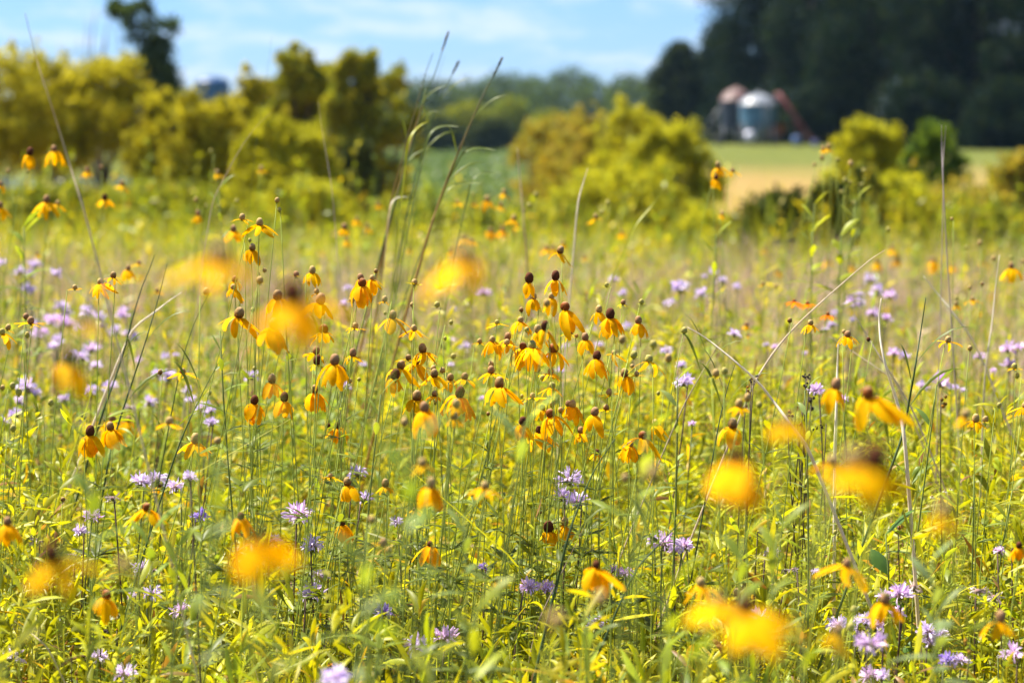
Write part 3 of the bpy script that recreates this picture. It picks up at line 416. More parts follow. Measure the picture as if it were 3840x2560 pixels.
# fine pink-brown seed grass at the right
bulk = Bulk(); n = 260
x, y = rng.uniform(.30, 1.15, n), rng.uniform(4.2, 6.0, n); x = x * y / 4.6
h = rng.uniform(.5, .74, n) + (y - 4.2) * .07; P = np.stack([x, y, 0 * x], 1); D = norm(np.stack([rng.normal(.05, .12, n), rng.normal(0, .1, n), np.ones(n)], 1)); B = rng.normal(0, .06, (n, 3))
bulk.add(*ribbons(P, D, B, h, np.full(n, .0008), [1, .9, .7, .5], cols=np.broadcast_to((.33, .2, .1), (n, 3))))
m = n * 46; i = np.repeat(np.arange(n), 46); t = rng.uniform(.6, 1, m)
b = P[i] + D[i] * (h[i] * t)[:, None] + B[i] * (h[i] * t ** 2)[:, None]
az = rng.uniform(0, 6.28, m); out_ = (1.06 - t)[:, None] * np.stack([np.cos(az), np.sin(az), rng.uniform(.0, .6, m)], 1) * .11 * rng.random((m, 1)) ** .5
bulk.add(*ribbons(b + out_, rng.normal(size=(m, 3)) + [0, 0, .4], np.zeros((m, 3)), rng.uniform(.003, .0065, m), rng.uniform(.0007, .0014, m), [.3, 1, .1],
                  cols=np.array([[.52, .2, .12], [.6, .3, .18], [.45, .24, .1]])[rng.integers(0, 3, m)]))
tag(bulk.obj('pink_seed_grass', M_dry), 'fine reddish pink seed grass in a hazy patch below the blurred flower pair', 'seed grass', kind='stuff')

# ---------------------------------------------------------------- labels: name each thing by its look and by what it stands next to
THINGS = []        # (object, description, px, py) waiting for a label
LAND = []          # (phrase, px, py)
USED = set()
def landmark(p, x, y): LAND.append((p, x, y))
def settle_labels():
    for o, desc, x, y in THINGS:
        best = sorted(LAND, key=lambda l: (l[1] - x) ** 2 + ((l[2] - y) * 1.15) ** 2)
        done = False
        for l in best[:14]:
            dx, dy = x - l[1], y - l[2]; r = math.hypot(dx, dy)
            if r < 12: continue
            near = 'just ' if r < 130 else 'well ' if r > 420 else ''
            if abs(dx) < .42 * abs(dy): rel = near + ('below' if dy > 0 else 'above')
            elif abs(dy) < .42 * abs(dx): rel = near + ('right of' if dx > 0 else 'left of')
            else: rel = near + ('below' if dy > 0 else 'above') + (' and right of' if dx > 0 else ' and left of')
            s = f'{desc}, {rel} {l[0]}'
            if len(s.split()) <= 16 and s not in USED:
                USED.add(s); o['label'] = s; done = True; break
        if not done:
            o['label'] = f'{desc}, at {x / 38.4:.0f} percent across'; USED.add(o['label'])

# ---------------------------------------------------------------- coneflowers
def head_matrix(tilt, az):
    """turns +z towards azimuth az by tilt"""
    c, s = math.cos(tilt), math.sin(tilt); ca, sa = math.cos(az), math.sin(az)
    Rz = np.array([[ca, -sa, 0], [sa, ca, 0], [0, 0, 1]]); Ry = np.array([[c, 0, s], [0, 1, 0], [-s, 0, c]])
    return Rz @ Ry @ Rz.T
CONECOL = {'D': [(.05, .018, .008), (.06, .022, .01), (.10, .035, .02), (.14, .06, .04)],
           'O': [(.07, .02, .006), (.16, .05, .01), (.22, .07, .02), (.42, .26, .18)],
           'B': [(.08, .035, .01), (.14, .06, .015), (.3, .2, .1), (.42, .32, .22)],
           'M': [(.12, .055, .025), (.19, .10, .055), (.3, .18, .11), (.42, .28, .19)],
           'T': [(.19, .13, .04), (.29, .2, .08), (.4, .29, .14), (.52, .4, .24)],
           'G': [(.2, .22, .04), (.28, .28, .07), (.36, .34, .12), (.46, .42, .2)]}
YEL = (.96, .535, .0003)
def stem_pts(head, rnd, lean=None):
    """local points from the ground (0,0,0) to the head, arriving almost upright"""
    h = head[2]; n = 11; t = np.linspace(0, 1, n); s = t ** .8
    wob = rnd.uniform(-.012, .012)
    return np.stack([head[0] * s + wob * np.sin(t * 5), head[1] * s + wob * np.sin(t * 4 + 1), h * t], 1)
def leaf(mb, p, d, L, W, rnd, c, droop=.35, prof=(.1, .7, 1, .8, .45, .03)):
    n = len(prof); t = np.linspace(0, 1, n); d = norm(d)
    pts = np.asarray(p) + d * (L * t)[:, None] + np.array([0, 0, -droop * L]) * (t ** 2)[:, None]
    side = np.cross(d, [0, 0, 1.0]) + .3 * np.array([rnd.uniform(-1, 1), rnd.uniform(-1, 1), rnd.uniform(-1, 1)])
    ribbon(mb, pts, W * np.array(prof), side, c, .35)
def base_of(hp, rnd, k=.24):
    bx = hp[0] - rnd.uniform(-.1, k + .08) * max(hp[2], .2); by = hp[1] + rnd.uniform(-.1, .1)
    return np.array([bx, by, float(ground_z(bx, by))])
CWORD = {'D': 'dark brown', 'O': 'orange-ringed brown', 'B': 'brown pale-topped', 'M': 'mauve-brown', 'T': 'tan', 'G': 'grey-green'}
def coneflower(hp, w, kind, droop, L, skew, n, d, seed, name='coneflower', petal=YEL, px=0, py=0, desc=None, cat='coneflower', group=None, tiltk=1.):
    """hp: middle of the cone in the world; w cone width, L petal length, in metres"""
    rnd = random.Random(seed); base = base_of(hp, rnd); head = hp - base
    root = empty(name, base)
    H = w * rnd.uniform(1.22, 1.42) if kind != 'O' else w * rnd.uniform(1.0, 1.12)
    if kind == 'G' or w < .011: H = w * rnd.uniform(1.05, 1.25)
    tilt = skew * .38 * tiltk + rnd.uniform(-.06, .1); az = rnd.uniform(-.4, .4) if rnd.random() < .7 else rnd.uniform(0, 6.28)
    M = head_matrix(tilt, az); neck = head - M @ np.array([0, 0, H * .5])
    # stem
    mb = MB(); pts = stem_pts(neck, rnd); sc = np.array((.30, .35, .05)) * rnd.uniform(.8, 1.2)
    tube(mb, pts, np.linspace(.0017, .0008, len(pts)), sc); mb.obj('stem', M_stem, root)
    # cone
    mb = MB(); cols = CONECOL[kind]; seg, ring = (18, 13) if d < 5 else (10, 8)
    a = np.linspace(-math.pi / 2, math.pi / 2, ring); V, C = [], []
    for i, el in enumerate(a):
        f = (i / (ring - 1)) * 3; c0 = np.array(cols[min(int(f), 2)]); c1 = np.array(cols[min(int(f) + 1, 3)]); cc = c0 + (c1 - c0) * (f - min(int(f), 2))
        for j in range(seg):
            t = j * 2 * math.pi / seg + (i % 2) * math.pi / seg; b = 1 + rnd.uniform(-.06, .06) + (.04 if (i + j) % 2 else -.02)
            z = math.sin(el) * H / 2; rr = math.cos(el) ** .85 * w / 2 * (1.04 - .1 * math.sin(el))
            V.append([rr * b * math.cos(t), rr * b * math.sin(t), z * (1 + (b - 1) * .5)]); C.append(cc * np.array([1.08, .98, .72]) * rnd.uniform(.75, 1.25))
    V = np.array(V) @ M.T + head
    F = [[i * seg + j, i * seg + (j + 1) % seg, (i + 1) * seg + (j + 1) % seg, (i + 1) * seg + j] for i in range(ring - 1) for j in range(seg)]
    mb.add(V, F, np.array(C))
    if kind in 'OB' and w > .011 and d < 5:                # pollen: small florets round the lower part
        for q in range(46 if kind == 'O' else 22):
            el = rnd.uniform(-.5, .45) if kind == 'O' else rnd.uniform(-.8, -.1); t = rnd.uniform(0, 6.28)
            nrm = np.array([math.cos(el) * math.cos(t), math.cos(el) * math.sin(t), math.sin(el)]); p = nrm * [w / 2, w / 2, H / 2]
            s1 = norm(np.cross(nrm, [0.1, .2, 1.])) * w * .035; tp = p + nrm * w * rnd.uniform(.08, .15)
            mb.add(np.array([p - s1, p + s1, tp + s1 * .5, tp - s1 * .5]) @ M.T + head, [[0, 1, 2, 3]], (.75, .33, .02) if rnd.random() < .75 else (.15, .05, .01))
    mb.obj('cone', M_cone, root)
    # ray petals, or the stub rays under a young head
    mb = MB()
    k = n if n else 5; PL = L if n else w * .38
    young = (not n) or L < w * 1.15
    off = rnd.uniform(0, 6.28)
    for i in range(k):
        t = off + i * 2 * math.pi / k + rnd.uniform(-.3, .3)
        if skew and not young: t -= .55 * skew * math.sin(t)
        l = PL * rnd.uniform(.85, 1.4); m = 7; s = np.linspace(0, 1, m)
        dr = droop + rnd.uniform(-.24, .14); e0 = .1 - .75 * dr; e1 = -(.25 + 1.55 * dr) + (.5 if young else 0) + rnd.uniform(-.15, .15)
        if kind == 'D' and not young and rnd.random() < .3: e1 -= .9
        el = e0 + (e1 - e0) * s ** .5; step = l / (m - 1); r_ = np.concatenate([[0], np.cumsum(np.cos(el[:-1]) * step)]); z_ = np.concatenate([[0], np.cumsum(np.sin(el[:-1]) * step)])
        twist = rnd.uniform(-.45, .45) * s ** 2
        rad = np.stack([np.cos(t + twist) * (r_ + w * .26), np.sin(t + twist) * (r_ + w * .26), z_ - H * .40], 1) @ M.T + head
        rad[:, 0] += skew * .38 * l * s ** 2; rad[:, 2] += abs(skew) * .10 * l * s ** 2
        W = l * (rnd.uniform(.13, .19) if not young else rnd.uniform(.12, .2)) * (1.15 if droop > .8 else .9 if droop > .4 else .62)
        W = min(W * 1.06, .0074) if d > 2 else min(W * 1.45, .0115)
        prof = np.array([.35, .75, .95, 1, .98, .8, .3])
        side = np.stack([-np.sin(t + twist), np.cos(t + twist), rnd.uniform(-.5, .5) + 0 * s], 1) @ M.T
        pc = np.array(petal) if not young else np.array((.62, .5, .02) if kind != 'G' else (.5, .52, .06))
        ribbon(mb, rad, W * prof, side, pc * rnd.uniform(.88, 1.08) * np.array([1, rnd.uniform(.86, 1.06), 1]), rnd.uniform(-.5, .45))
    for i in range(7):                                     # green bracts under the head
        t = i * .9; dirv = M @ np.array([math.cos(t), math.sin(t), -.5]); leaf(mb, head - M @ np.array([0, 0, H * .46]), dirv, w * .5, w * .07, rnd, (.2, .26, .04), .2, (.6, 1, .1))
    mb.obj('corolla', M_petal, root)
    # leaves along the stem
    mb = MB()
    for q in range(13 if 2.5 < d < 6 else 3):
        t = rnd.uniform(.3, .86); p = pts[int(t * 10)]; a_ = rnd.uniform(0, 6.28); Lf = rnd.uniform(.06, .13) * (1.3 - t)
        leaf(mb, p, [math.cos(a_), math.sin(a_), rnd.uniform(.3, 1.1)], Lf, Lf * .1, rnd, np.array((.2, .25, .03)) * rnd.uniform(.7, 1.3))
        if rnd.random() < .6: leaf(mb, p, [math.cos(a_ + .6), math.sin(a_ + .6), rnd.uniform(.3, .8)], Lf * .7, Lf * .07, rnd, np.array((.2, .25, .03)))
    mb.obj('foliage', M_leaf, root)
    tag(root, None, cat, group)
    if desc is None:
        pet = ('unopened' if n == 0 else 'with stubby rays') if young else ('long' if L > 2.6 * w else 'short' if L < 1.7 * w else 'medium') + (' hanging' if droop > .78 else ' drooping' if droop > .45 else ' spreading') + ' petals' + (' blown rightward' if skew > .33 else ' swept leftward' if skew < -.25 else '')
        soft = 'blurred ' if (d < 3.3 or d > 5.3) else ''
        if n == 0: desc = f'{soft}{CWORD[kind]} coneflower bud'
        elif young: desc = f'{soft}{CWORD[kind]} coneflower head with stubby rays'
        else: desc = f'{soft}coneflower, {CWORD[kind]} cone, {pet}'
    THINGS.append((root, desc, px, py))
    return root

# ---------------------------------------------------------------- bergamot
BCOL = {'L': ((.72, .57, .80), (.85, .76, .90)), 'P': ((.80, .55, .80), (.88, .72, .88)), 'V': ((.36, .22, .68), (.58, .46, .82)), 'S': ((.42, .32, .30), (.66, .58, .50))}
BWORD = {'L': 'pale lavender', 'P': 'pinkish lavender', 'V': 'deep violet', 'S': 'faded brown and white'}
def bergamot(hp, w, kind, d, seed, px, py):
    rnd = random.Random(seed); base = base_of(hp, rnd, .1); head = hp - base; root = empty('bergamot', base)
    mb = MB(); ck = head - [0, 0, w * .2]; pts = stem_pts(ck, rnd); tube(mb, pts, np.linspace(.0022, .0014, len(pts)), (.10, .06, .045) if rnd.random() < .7 else (.13, .15, .04)); mb.obj('stem', M_stem, root)
    mb = MB(); r = w * .17
    lathe(mb, [(r * .3, -r), (r * .9, -r * .5), (r, 0), (r * .85, r * .5), (r * .3, r * .8)], [(.16, .17, .06), (.2, .18, .08), (.26, .2, .12), (.34, .2, .18), (.3, .17, .15)], 10, o=ck); mb.obj('calyx', M_cone, root)
    mb = MB(); n = (46 if kind != 'S' else 20) if d < 5.2 else 26; ca, cb = (np.array(c) for c in BCOL[kind])
    for i in range(n):
        t = rnd.uniform(0, 6.28); el = rnd.uniform(-.15, 1.3) if kind != 'S' else rnd.uniform(-.6, .7); l = w * rnd.uniform(.32, .56); m = 5; s = np.linspace(0, 1, m)
        e = el - s * rnd.uniform(.4, 2.2) if rnd.random() < .6 else el + s * .3; step = l / (m - 1)
        rr = np.concatenate([[0], np.cumsum(np.cos(e[:-1]) * step)]) + r * .75 * math.cos(el); zz = np.concatenate([[0], np.cumsum(np.sin(e[:-1]) * step)]) + r * .6 * math.sin(el)
        P = np.stack([np.cos(t) * rr, np.sin(t) * rr, zz], 1) + ck
        W = w * (.034 if d < 5.2 else .05) * rnd.uniform(.7, 1.5); f = rnd.random()
        ribbon(mb, P, W * np.array([.6, .8, 1.0, 1.5, .5]), [rnd.uniform(-1, 1), rnd.uniform(-1, 1), rnd.uniform(-.3, 1)], (ca * f + cb * (1 - f)) * np.linspace(.95, 1.08, m)[:, None], .5)
    mb.obj('blossom', M_lav, root)
    mb = MB()
    for i in range(7):
        t = i * .9 + rnd.random(); leaf(mb, ck - [0, 0, r], [math.cos(t), math.sin(t), .15], w * rnd.uniform(.3, .45), w * .07, rnd, (.36, .38, .12) if rnd.random() < .6 else (.24, .28, .05), .4)
    for q in range(5 if d < 6 else 2):
        t = .35 + .12 * q; p = pts[min(int(t * 10), 9)]; a = rnd.uniform(0, 3.14)
        for b in (0, 3.14): leaf(mb, p, [math.cos(a + b), math.sin(a + b), .5], rnd.uniform(.035, .06), .008, rnd, np.array((.2, .26, .035)) * rnd.uniform(.7, 1.3))
    mb.obj('foliage', M_leaf, root)
    tag(root, None, 'bergamot', 'lavender bergamot heads in the meadow')
    size = 'large' if w / d / PX > 75 else 'small' if w / d / PX < 38 else 'shaggy'
    THINGS.append((root, ('blurred ' if d > 5.3 or d < 3.5 else '') + f'{size} {BWORD[kind]} bergamot head', px, py))

count = 0
def rows(s): return [r.split() for r in s.replace('\n', ';').split(';') if r.strip()]
for src, near in ((CONE, False), (NEARCONE, True)):
    for tl, s in src.items():
        for r in rows(s):
            x, y, w_, d = map(float, r[:4]); kind = r[4]; droop, L, skew = map(float, r[5:8]); n = int(r[8]); count += 1; d *= .93 if near else 1
            if near: w_ *= 1.12; kind = 'D' if kind in 'OM' else kind
            X, Y = tile(tl, x, y); hp = at(X, Y, d); k = S * PX * d
            if not near and w_ > 33: w_ *= 1.07; L *= 1.08
            if near: droop = max(droop - .22, .2); L *= 1.02
            g = 'blurred yellow coneflowers close to the lens' if near else 'yellow coneflowers through the meadow' if n and L > w_ * 1.15 else 'coneflower buds and young heads'
            coneflower(hp, w_ * k, kind, droop, L * k, skew, n, d, 1000 + count, px=X, py=Y, group=g)
for tl, s in BERG.items():
    for r in rows(s):
        x, y, w_, d = map(float, r[:4]); count += 1; X, Y = tile(tl, x, y)
        bergamot(at(X, Y, d), 1.15 * w_ * S * PX * d, r[4], d, 3000 + count, X, Y)
for r in rows(ORANGE):
    x, y, w_, d = map(float, r[1:]); X, Y = tile(r[0], x, y); count += 1; k = S * PX * d
    coneflower(at(X, Y, d), w_ * k * .7, 'O', .3, 58 * k, 0, 14, d, 5000 + count, 'orange_flower', (1, .27, .002), X, Y, 'flat bright orange flower in the brown grass', 'orange flower', 'orange flowers in the brown grass')
for r in rows(DAISY):
    x, y, w_, d = map(float, r[1:]); X, Y = tile(r[0], x, y); count += 1; k = S * PX * d
    coneflower(at(X, Y, d), w_ * k * .5, 'T', .15, 16 * k, 0, 10, d, 5000 + count, 'daisy', (.8, .8, .78), X, Y, 'tiny white daisy in the green grass', 'daisy', 'tiny white daisies')
for r in rows(SEED):
    x, y, w_, d = map(float, r[1:]); X, Y = tile(r[0], x, y); count += 1; rnd = random.Random(count); hp = at(X, Y, d); base = base_of(hp, rnd, .05); head = hp - base; w_ *= S * PX * d
    root = empty('seedhead', base); mb = MB(); tube(mb, stem_pts(head, rnd), np.linspace(.0022, .0012, 11), (.1, .08, .03)); mb.obj('stem', M_stem, root)
    mb = MB(); dk = rnd.random() < .35
    for q in range(5):
        o = head + np.array([rnd.uniform(-.4, .4), rnd.uniform(-.4, .4), rnd.uniform(-1.1, .5)]) * w_; rr = w_ * rnd.uniform(.2, .34)
        lathe(mb, [(rr * .3, -rr), (rr, -rr * .3), (rr * .9, rr * .5), (rr * .2, rr)], (.06, .045, .035) if dk else (.38, .17, .02) if q % 2 else (.2, .1, .02), 8, o=o)
    mb.obj('seed_cluster', M_cone, root); tag(root, None, 'seedhead', 'brown seedheads low in the meadow')
    THINGS.append((root, 'dark brown knobbly seedhead' if dk else 'orange-brown knobbly seedhead', X, Y))

# ---------------------------------------------------------------- tall grasses and dry stalks, each from its own line
G1, G2, OC, YG, DR, DP, PU = (.05, .085, .03), (.09, .13, .03), (.36, .17, .03), (.36, .36, .03), (.74, .60, .40), (.88, .78, .60), (.56, .43, .30)
# name, tile, points, distance, half width in mm, colour at the foot, colour at the top, seed head length in points, label
STALKS = [
('tall_grass', 'B', [(715, 240), (690, 320), (640, 480), (585, 610), (530, 800), (470, 1000), (400, 1250), (350, 1400)], 6.2, 3.2, G2, G1, 2, 'tallest bluestem grass stalk in the middle, its dark tip highest against the sky'),
('tall_grass', 'B', [(620, 360), (570, 490), (530, 640), (470, 850), (410, 1090), (340, 1330), (300, 1568)], 6.2, 3, OC, G1, 1, 'thin dark green bluestem stalk with a faint hair tip, left of the tallest stalk'),
('tall_grass', 'B', [(782, 440), (740, 520), (700, 590), (620, 790), (560, 980), (500, 1200), (440, 1450)], 6.3, 3, G2, G1, 2, 'bluestem stalk with a slender dark seed tip, between the tallest and the thickest stalk'),
('tall_grass', 'B', [(1075, 420), (1010, 545), (930, 700), (830, 940), (720, 1200), (640, 1430), (590, 1568)], 5.8, 4.2, OC, G1, 2, 'thickest brown-green bluestem stalk leaning right, with a reddish seed tip below a hair'),
('tall_grass', 'B', [(590, 600), (540, 740), (480, 930), (430, 1120), (370, 1330)], 6.3, 4, OC, (.2, .14, .03), 1, 'orange-brown bluestem stalk with its tip just at the far treeline'),
('tall_grass', 'B', [(700, 380), (640, 560), (590, 900), (520, 1260), (480, 1568)], 6.6, 1.2, G2, G1, 1, 'hair-thin green grass stalk hidden among the middle bluestem stalks'),
('grass_leaf', 'B', [(590, 822), (545, 840), (500, 880), (455, 950), (440, 1080), (400, 1400)], 5.6, 5, YG, YG, 0, 'bright yellow-green grass leaf arching over near the bluestem stalks'),
('grass_leaf', 'B', [(800, 858), (710, 848), (640, 865), (590, 915), (560, 1050), (500, 1300)], 5.8, 4, G2, (.26, .3, .12), 0, 'pale arching grass leaf behind the bluestem stalks below the treeline'),
('grass_leaf', 'B', [(1045, 1015), (960, 1000), (890, 1000), (820, 1035), (740, 1190), (690, 1300)], 5.8, 4, G2, (.24, .3, .1), 0, 'pale green grass leaf arching right of the thickest bluestem stalk'),
('grass_leaf', 'B', [(1100, 1175), (1010, 1165), (930, 1175), (880, 1220), (850, 1350), (800, 1568)], 6, 3.5, G2, (.22, .28, .1), 0, 'small pale arching grass leaf low down over the green crop'),
('grass_leaf', 'B', [(950, 1238), (850, 1235), (760, 1248), (700, 1300), (640, 1450)], 5.8, 4, YG, (.24, .3, .1), 0, 'pale green grass leaf arching low at the foot of the bluestem'),
('grass_leaf', 'B', [(2170, 1290), (2100, 1390), (2020, 1480), (1960, 1568)], 6, 3.5, YG, YG, 0, 'yellow-green grass leaf slanting before the bright yellow shrub'),
('grass_leaf', 'B', [(450, 1330), (375, 1330), (335, 1380), (310, 1568)], 6, 4, OC, (.5, .5, .36), 0, 'short grass leaf curled over with a white bend, below the bluestem'),
('dry_stalk', 'B', [(1665, 1140), (1640, 1220), (1600, 1350), (1580, 1568)], 5.8, 3, DR, DP, 0, 'broad whitish dry leaf standing in front of the yellow shrubs'),
('dry_stalk', 'B', [(1190, 1000), (1205, 1180), (1225, 1400), (1240, 1568)], 7, 4, OC, DR, 0, 'faint orange dry stalk standing before the green crop'),
('tall_grass', 'D', [(1045, 190), (1010, 290), (960, 400), (900, 600), (850, 800), (800, 960), (740, 1130), (690, 1260)], 4.9, 2.8, G1, G1, 1, 'dark green grass stalk leaning right, the left one of a slanting pair'),
('tall_grass', 'D', [(1130, 250), (1075, 470), (1010, 690), (950, 880), (870, 1120), (790, 1360), (730, 1568)], 4.7, 2.6, G1, G1, 1, 'dark green grass stalk leaning right, the right one of a slanting pair'),
('tall_grass', 'D', [(1520, 840), (1400, 1060), (1290, 1280), (1170, 1568)], 4.2, 2.2, G1, G2, 0, 'dark thin stem slanting past the pair of dark-coned flowers'),
('tall_grass', 'D', [(1470, 350), (1330, 600), (1250, 830), (1200, 1050), (1150, 1300)], 4.6, 1.8, G2, G2, 0, 'fine green stem running down from the blurred yellow flower'),
('dry_stalk', 'A', [(170, 90), (230, 340), (270, 480), (330, 660), (400, 880), (470, 1110), (540, 1330), (610, 1568)], 3.2, 1.7, DR, (.46, .34, .12), 0, 'long tan stalk leaning left before the golden shrubs'),
('dry_stalk', 'A', [(1835, 760), (1730, 850), (1600, 1040), (1520, 1200), (1440, 1340), (1400, 1568)], 5.8, 1.8, DR, (.4, .3, .12), 0, 'thin tan stalk slanting right before the golden shrubs'),
('dry_stalk', 'A', [(2150, 690), (2180, 900), (2220, 1130), (2245, 1290), (2270, 1568)], 6, 1.5, PU, DR, 0, 'thin brownish upright stalk at the edge of the dark tree gap'),
('dry_stalk', 'A', [(1835, 250), (1800, 560), (1740, 900), (1690, 1300), (1670, 1568)], 6.2, .9, G2, G2, 0, 'hair-thin upright stem crossing the sky beside the blue silo'),
('dry_stalk', 'C', [(1785, 845), (1787, 980), (1790, 1100), (1800, 1300), (1812, 1568)], 5.2, 2.2, PU, (.4, .33, .33), 0, 'pale bare upright stalk, the taller of a touching pair near the dark trees'),
('dry_stalk', 'C', [(1815, 850), (1806, 960), (1795, 1100), (1800, 1300)], 5.3, 1.7, PU, (.4, .3, .3), 0, 'thin bare upright stalk, the shorter of a touching pair near the dark trees'),
('dry_stalk', 'F', [(1400, 160), (1310, 215), (1130, 370), (950, 530), (780, 690), (640, 860), (545, 1010), (500, 1100)], 4.6, 2.8, PU, DR, 0, 'long brown dry stalk slanting down left from the far orange blooms'),
('dry_stalk', 'F', [(1378, 485), (1362, 620), (1372, 780), (1410, 950), (1460, 1100), (1500, 1230), (1530, 1380), (1550, 1568)], 4.1, 4.6, DR, DP, 0, 'thick bone-white dry stalk curving down beside the blurred red-coned flower'),
('dry_stalk', 'F', [(70, 680), (180, 740), (330, 860), (450, 960), (570, 1075), (650, 1180), (740, 1300), (830, 1420), (900, 1515)], 4.0, 3.8, DR, DP, 0, 'pale dry stalk bending over and falling to the lower right'),
('dry_stalk', 'F', [(1088, 780), (1082, 950), (1076, 1120), (1074, 1300), (1064, 1568)], 4.5, 4.4, DP, DP, 0, 'upright bone-white dry stalk behind the mauve-coned flower'),
('dry_stalk', 'F', [(1665, 335), (1740, 430), (1830, 540), (1940, 680), (2050, 850)], 5.4, 3.6, DR, DP, 0, 'broad greyish dry stalk leaning left beneath the far golden blooms'),
('dry_stalk', 'F', [(1195, 590), (1260, 700), (1340, 830), (1420, 960), (1520, 1110), (1640, 1330)], 4.9, 2.6, DR, (.5, .4, .36), 0, 'greyish dry stalk crossing behind the bone-white stalk'),
('dry_stalk', 'F', [(2178, 190), (2150, 400), (2130, 640), (2090, 900), (2070, 1120)], 5.2, 3, PU, DP, 0, 'upright pale dry stalk near the edge, left of the blurred brown-coned flower'),
('dry_stalk', 'F', [(1030, 740), (1150, 820), (1300, 920), (1400, 990), (1500, 1060)], 5.2, 2.5, DR, DR, 0, 'tan dry stalk lying almost flat behind the bone-white stalks'),
('tall_grass', 'F', [(1680, 480), (1650, 680), (1625, 840), (1600, 1000), (1570, 1160), (1540, 1350), (1470, 1568)], 4.1, 3.2, G2, G1, 0, 'dark green grass stalk right of the bone-white curved stalk'),
('tall_grass', 'F', [(380, 640), (250, 840), (130, 1050), (20, 1240)], 4.6, 2, PU, (.2, .17, .04), 0, 'thin brown-green stem slanting under the bent dry stalk'),
('tall_grass', 'F', [(400, 900), (340, 1080), (290, 1280), (250, 1500)], 4.3, 2, G1, G1, 0, 'dark green stem rising right of the pale bud pair'),
('dry_stalk', 'D', [(1225, 445), (1130, 510), (1050, 575), (950, 645), (860, 740)], 5, 4, DR, DP, 0, 'pale broken dry stalk lying left of the blurred yellow flower'),
('dry_stalk', 'D', [(370, 215), (440, 320), (520, 420), (620, 520), (700, 650)], 7, 3.6, DR, (.6, .5, .42), 0, 'greyish dry stalk leaning left above the bergamot drift'),
('dry_stalk', 'D', [(-10, 180), (60, 300), (130, 420), (220, 560)], 7, 3.6, DR, DR, 0, 'tan dry stalk at the edge above the bergamot drift'),
('dry_stalk', 'H', [(1640, 520), (1520, 760), (1420, 960), (1330, 1150), (1290, 1300)], 4.0, 1.7, PU, (.28, .2, .14), 0, 'purplish thin stalk slanting past the ragged dark coneflower'),
('tall_grass', 'H', [(1850, -80), (1700, 140), (1600, 380), (1520, 620), (1470, 850), (1440, 950)], 3.7, 3.4, G1, G1, 0, 'dark soft-edged grass stalk leaning right across the two lower bergamots'),
('tall_grass', 'H', [(2340, 420), (2200, 580), (2080, 700), (1960, 830)], 3.7, 2.6, G1, G1, 0, 'dark soft-edged stem slanting before the large pinkish bergamot'),
('dry_stalk', 'G', [(100, 1150), (180, 1210), (260, 1270), (350, 1350)], 3.7, 1.8, DR, DR, 0, 'short tan dry stalk lying low near the corner'),
('dry_stalk', 'G', [(1500, 1435), (1450, 1480), (1400, 1540), (1380, 1568)], 4.2, 2.6, DR, DP, 0, 'pale dry straw near the bottom edge'),
('grass_leaf', 'G', [(1520, 1340), (1440, 1260), (1340, 1215), (1240, 1220), (1160, 1330), (1100, 1450)], 4.1, 3, G2, (.34, .4, .14), 0, 'grey-green grass leaf arching low over the undergrowth'),
('grass_leaf', 'G', [(1410, 1295), (1330, 1270), (1260, 1250), (1190, 1265), (1160, 1320)], 4.1, 4.5, YG, YG, 0, 'broad yellow-green leaf folding over near the bottom'),
]
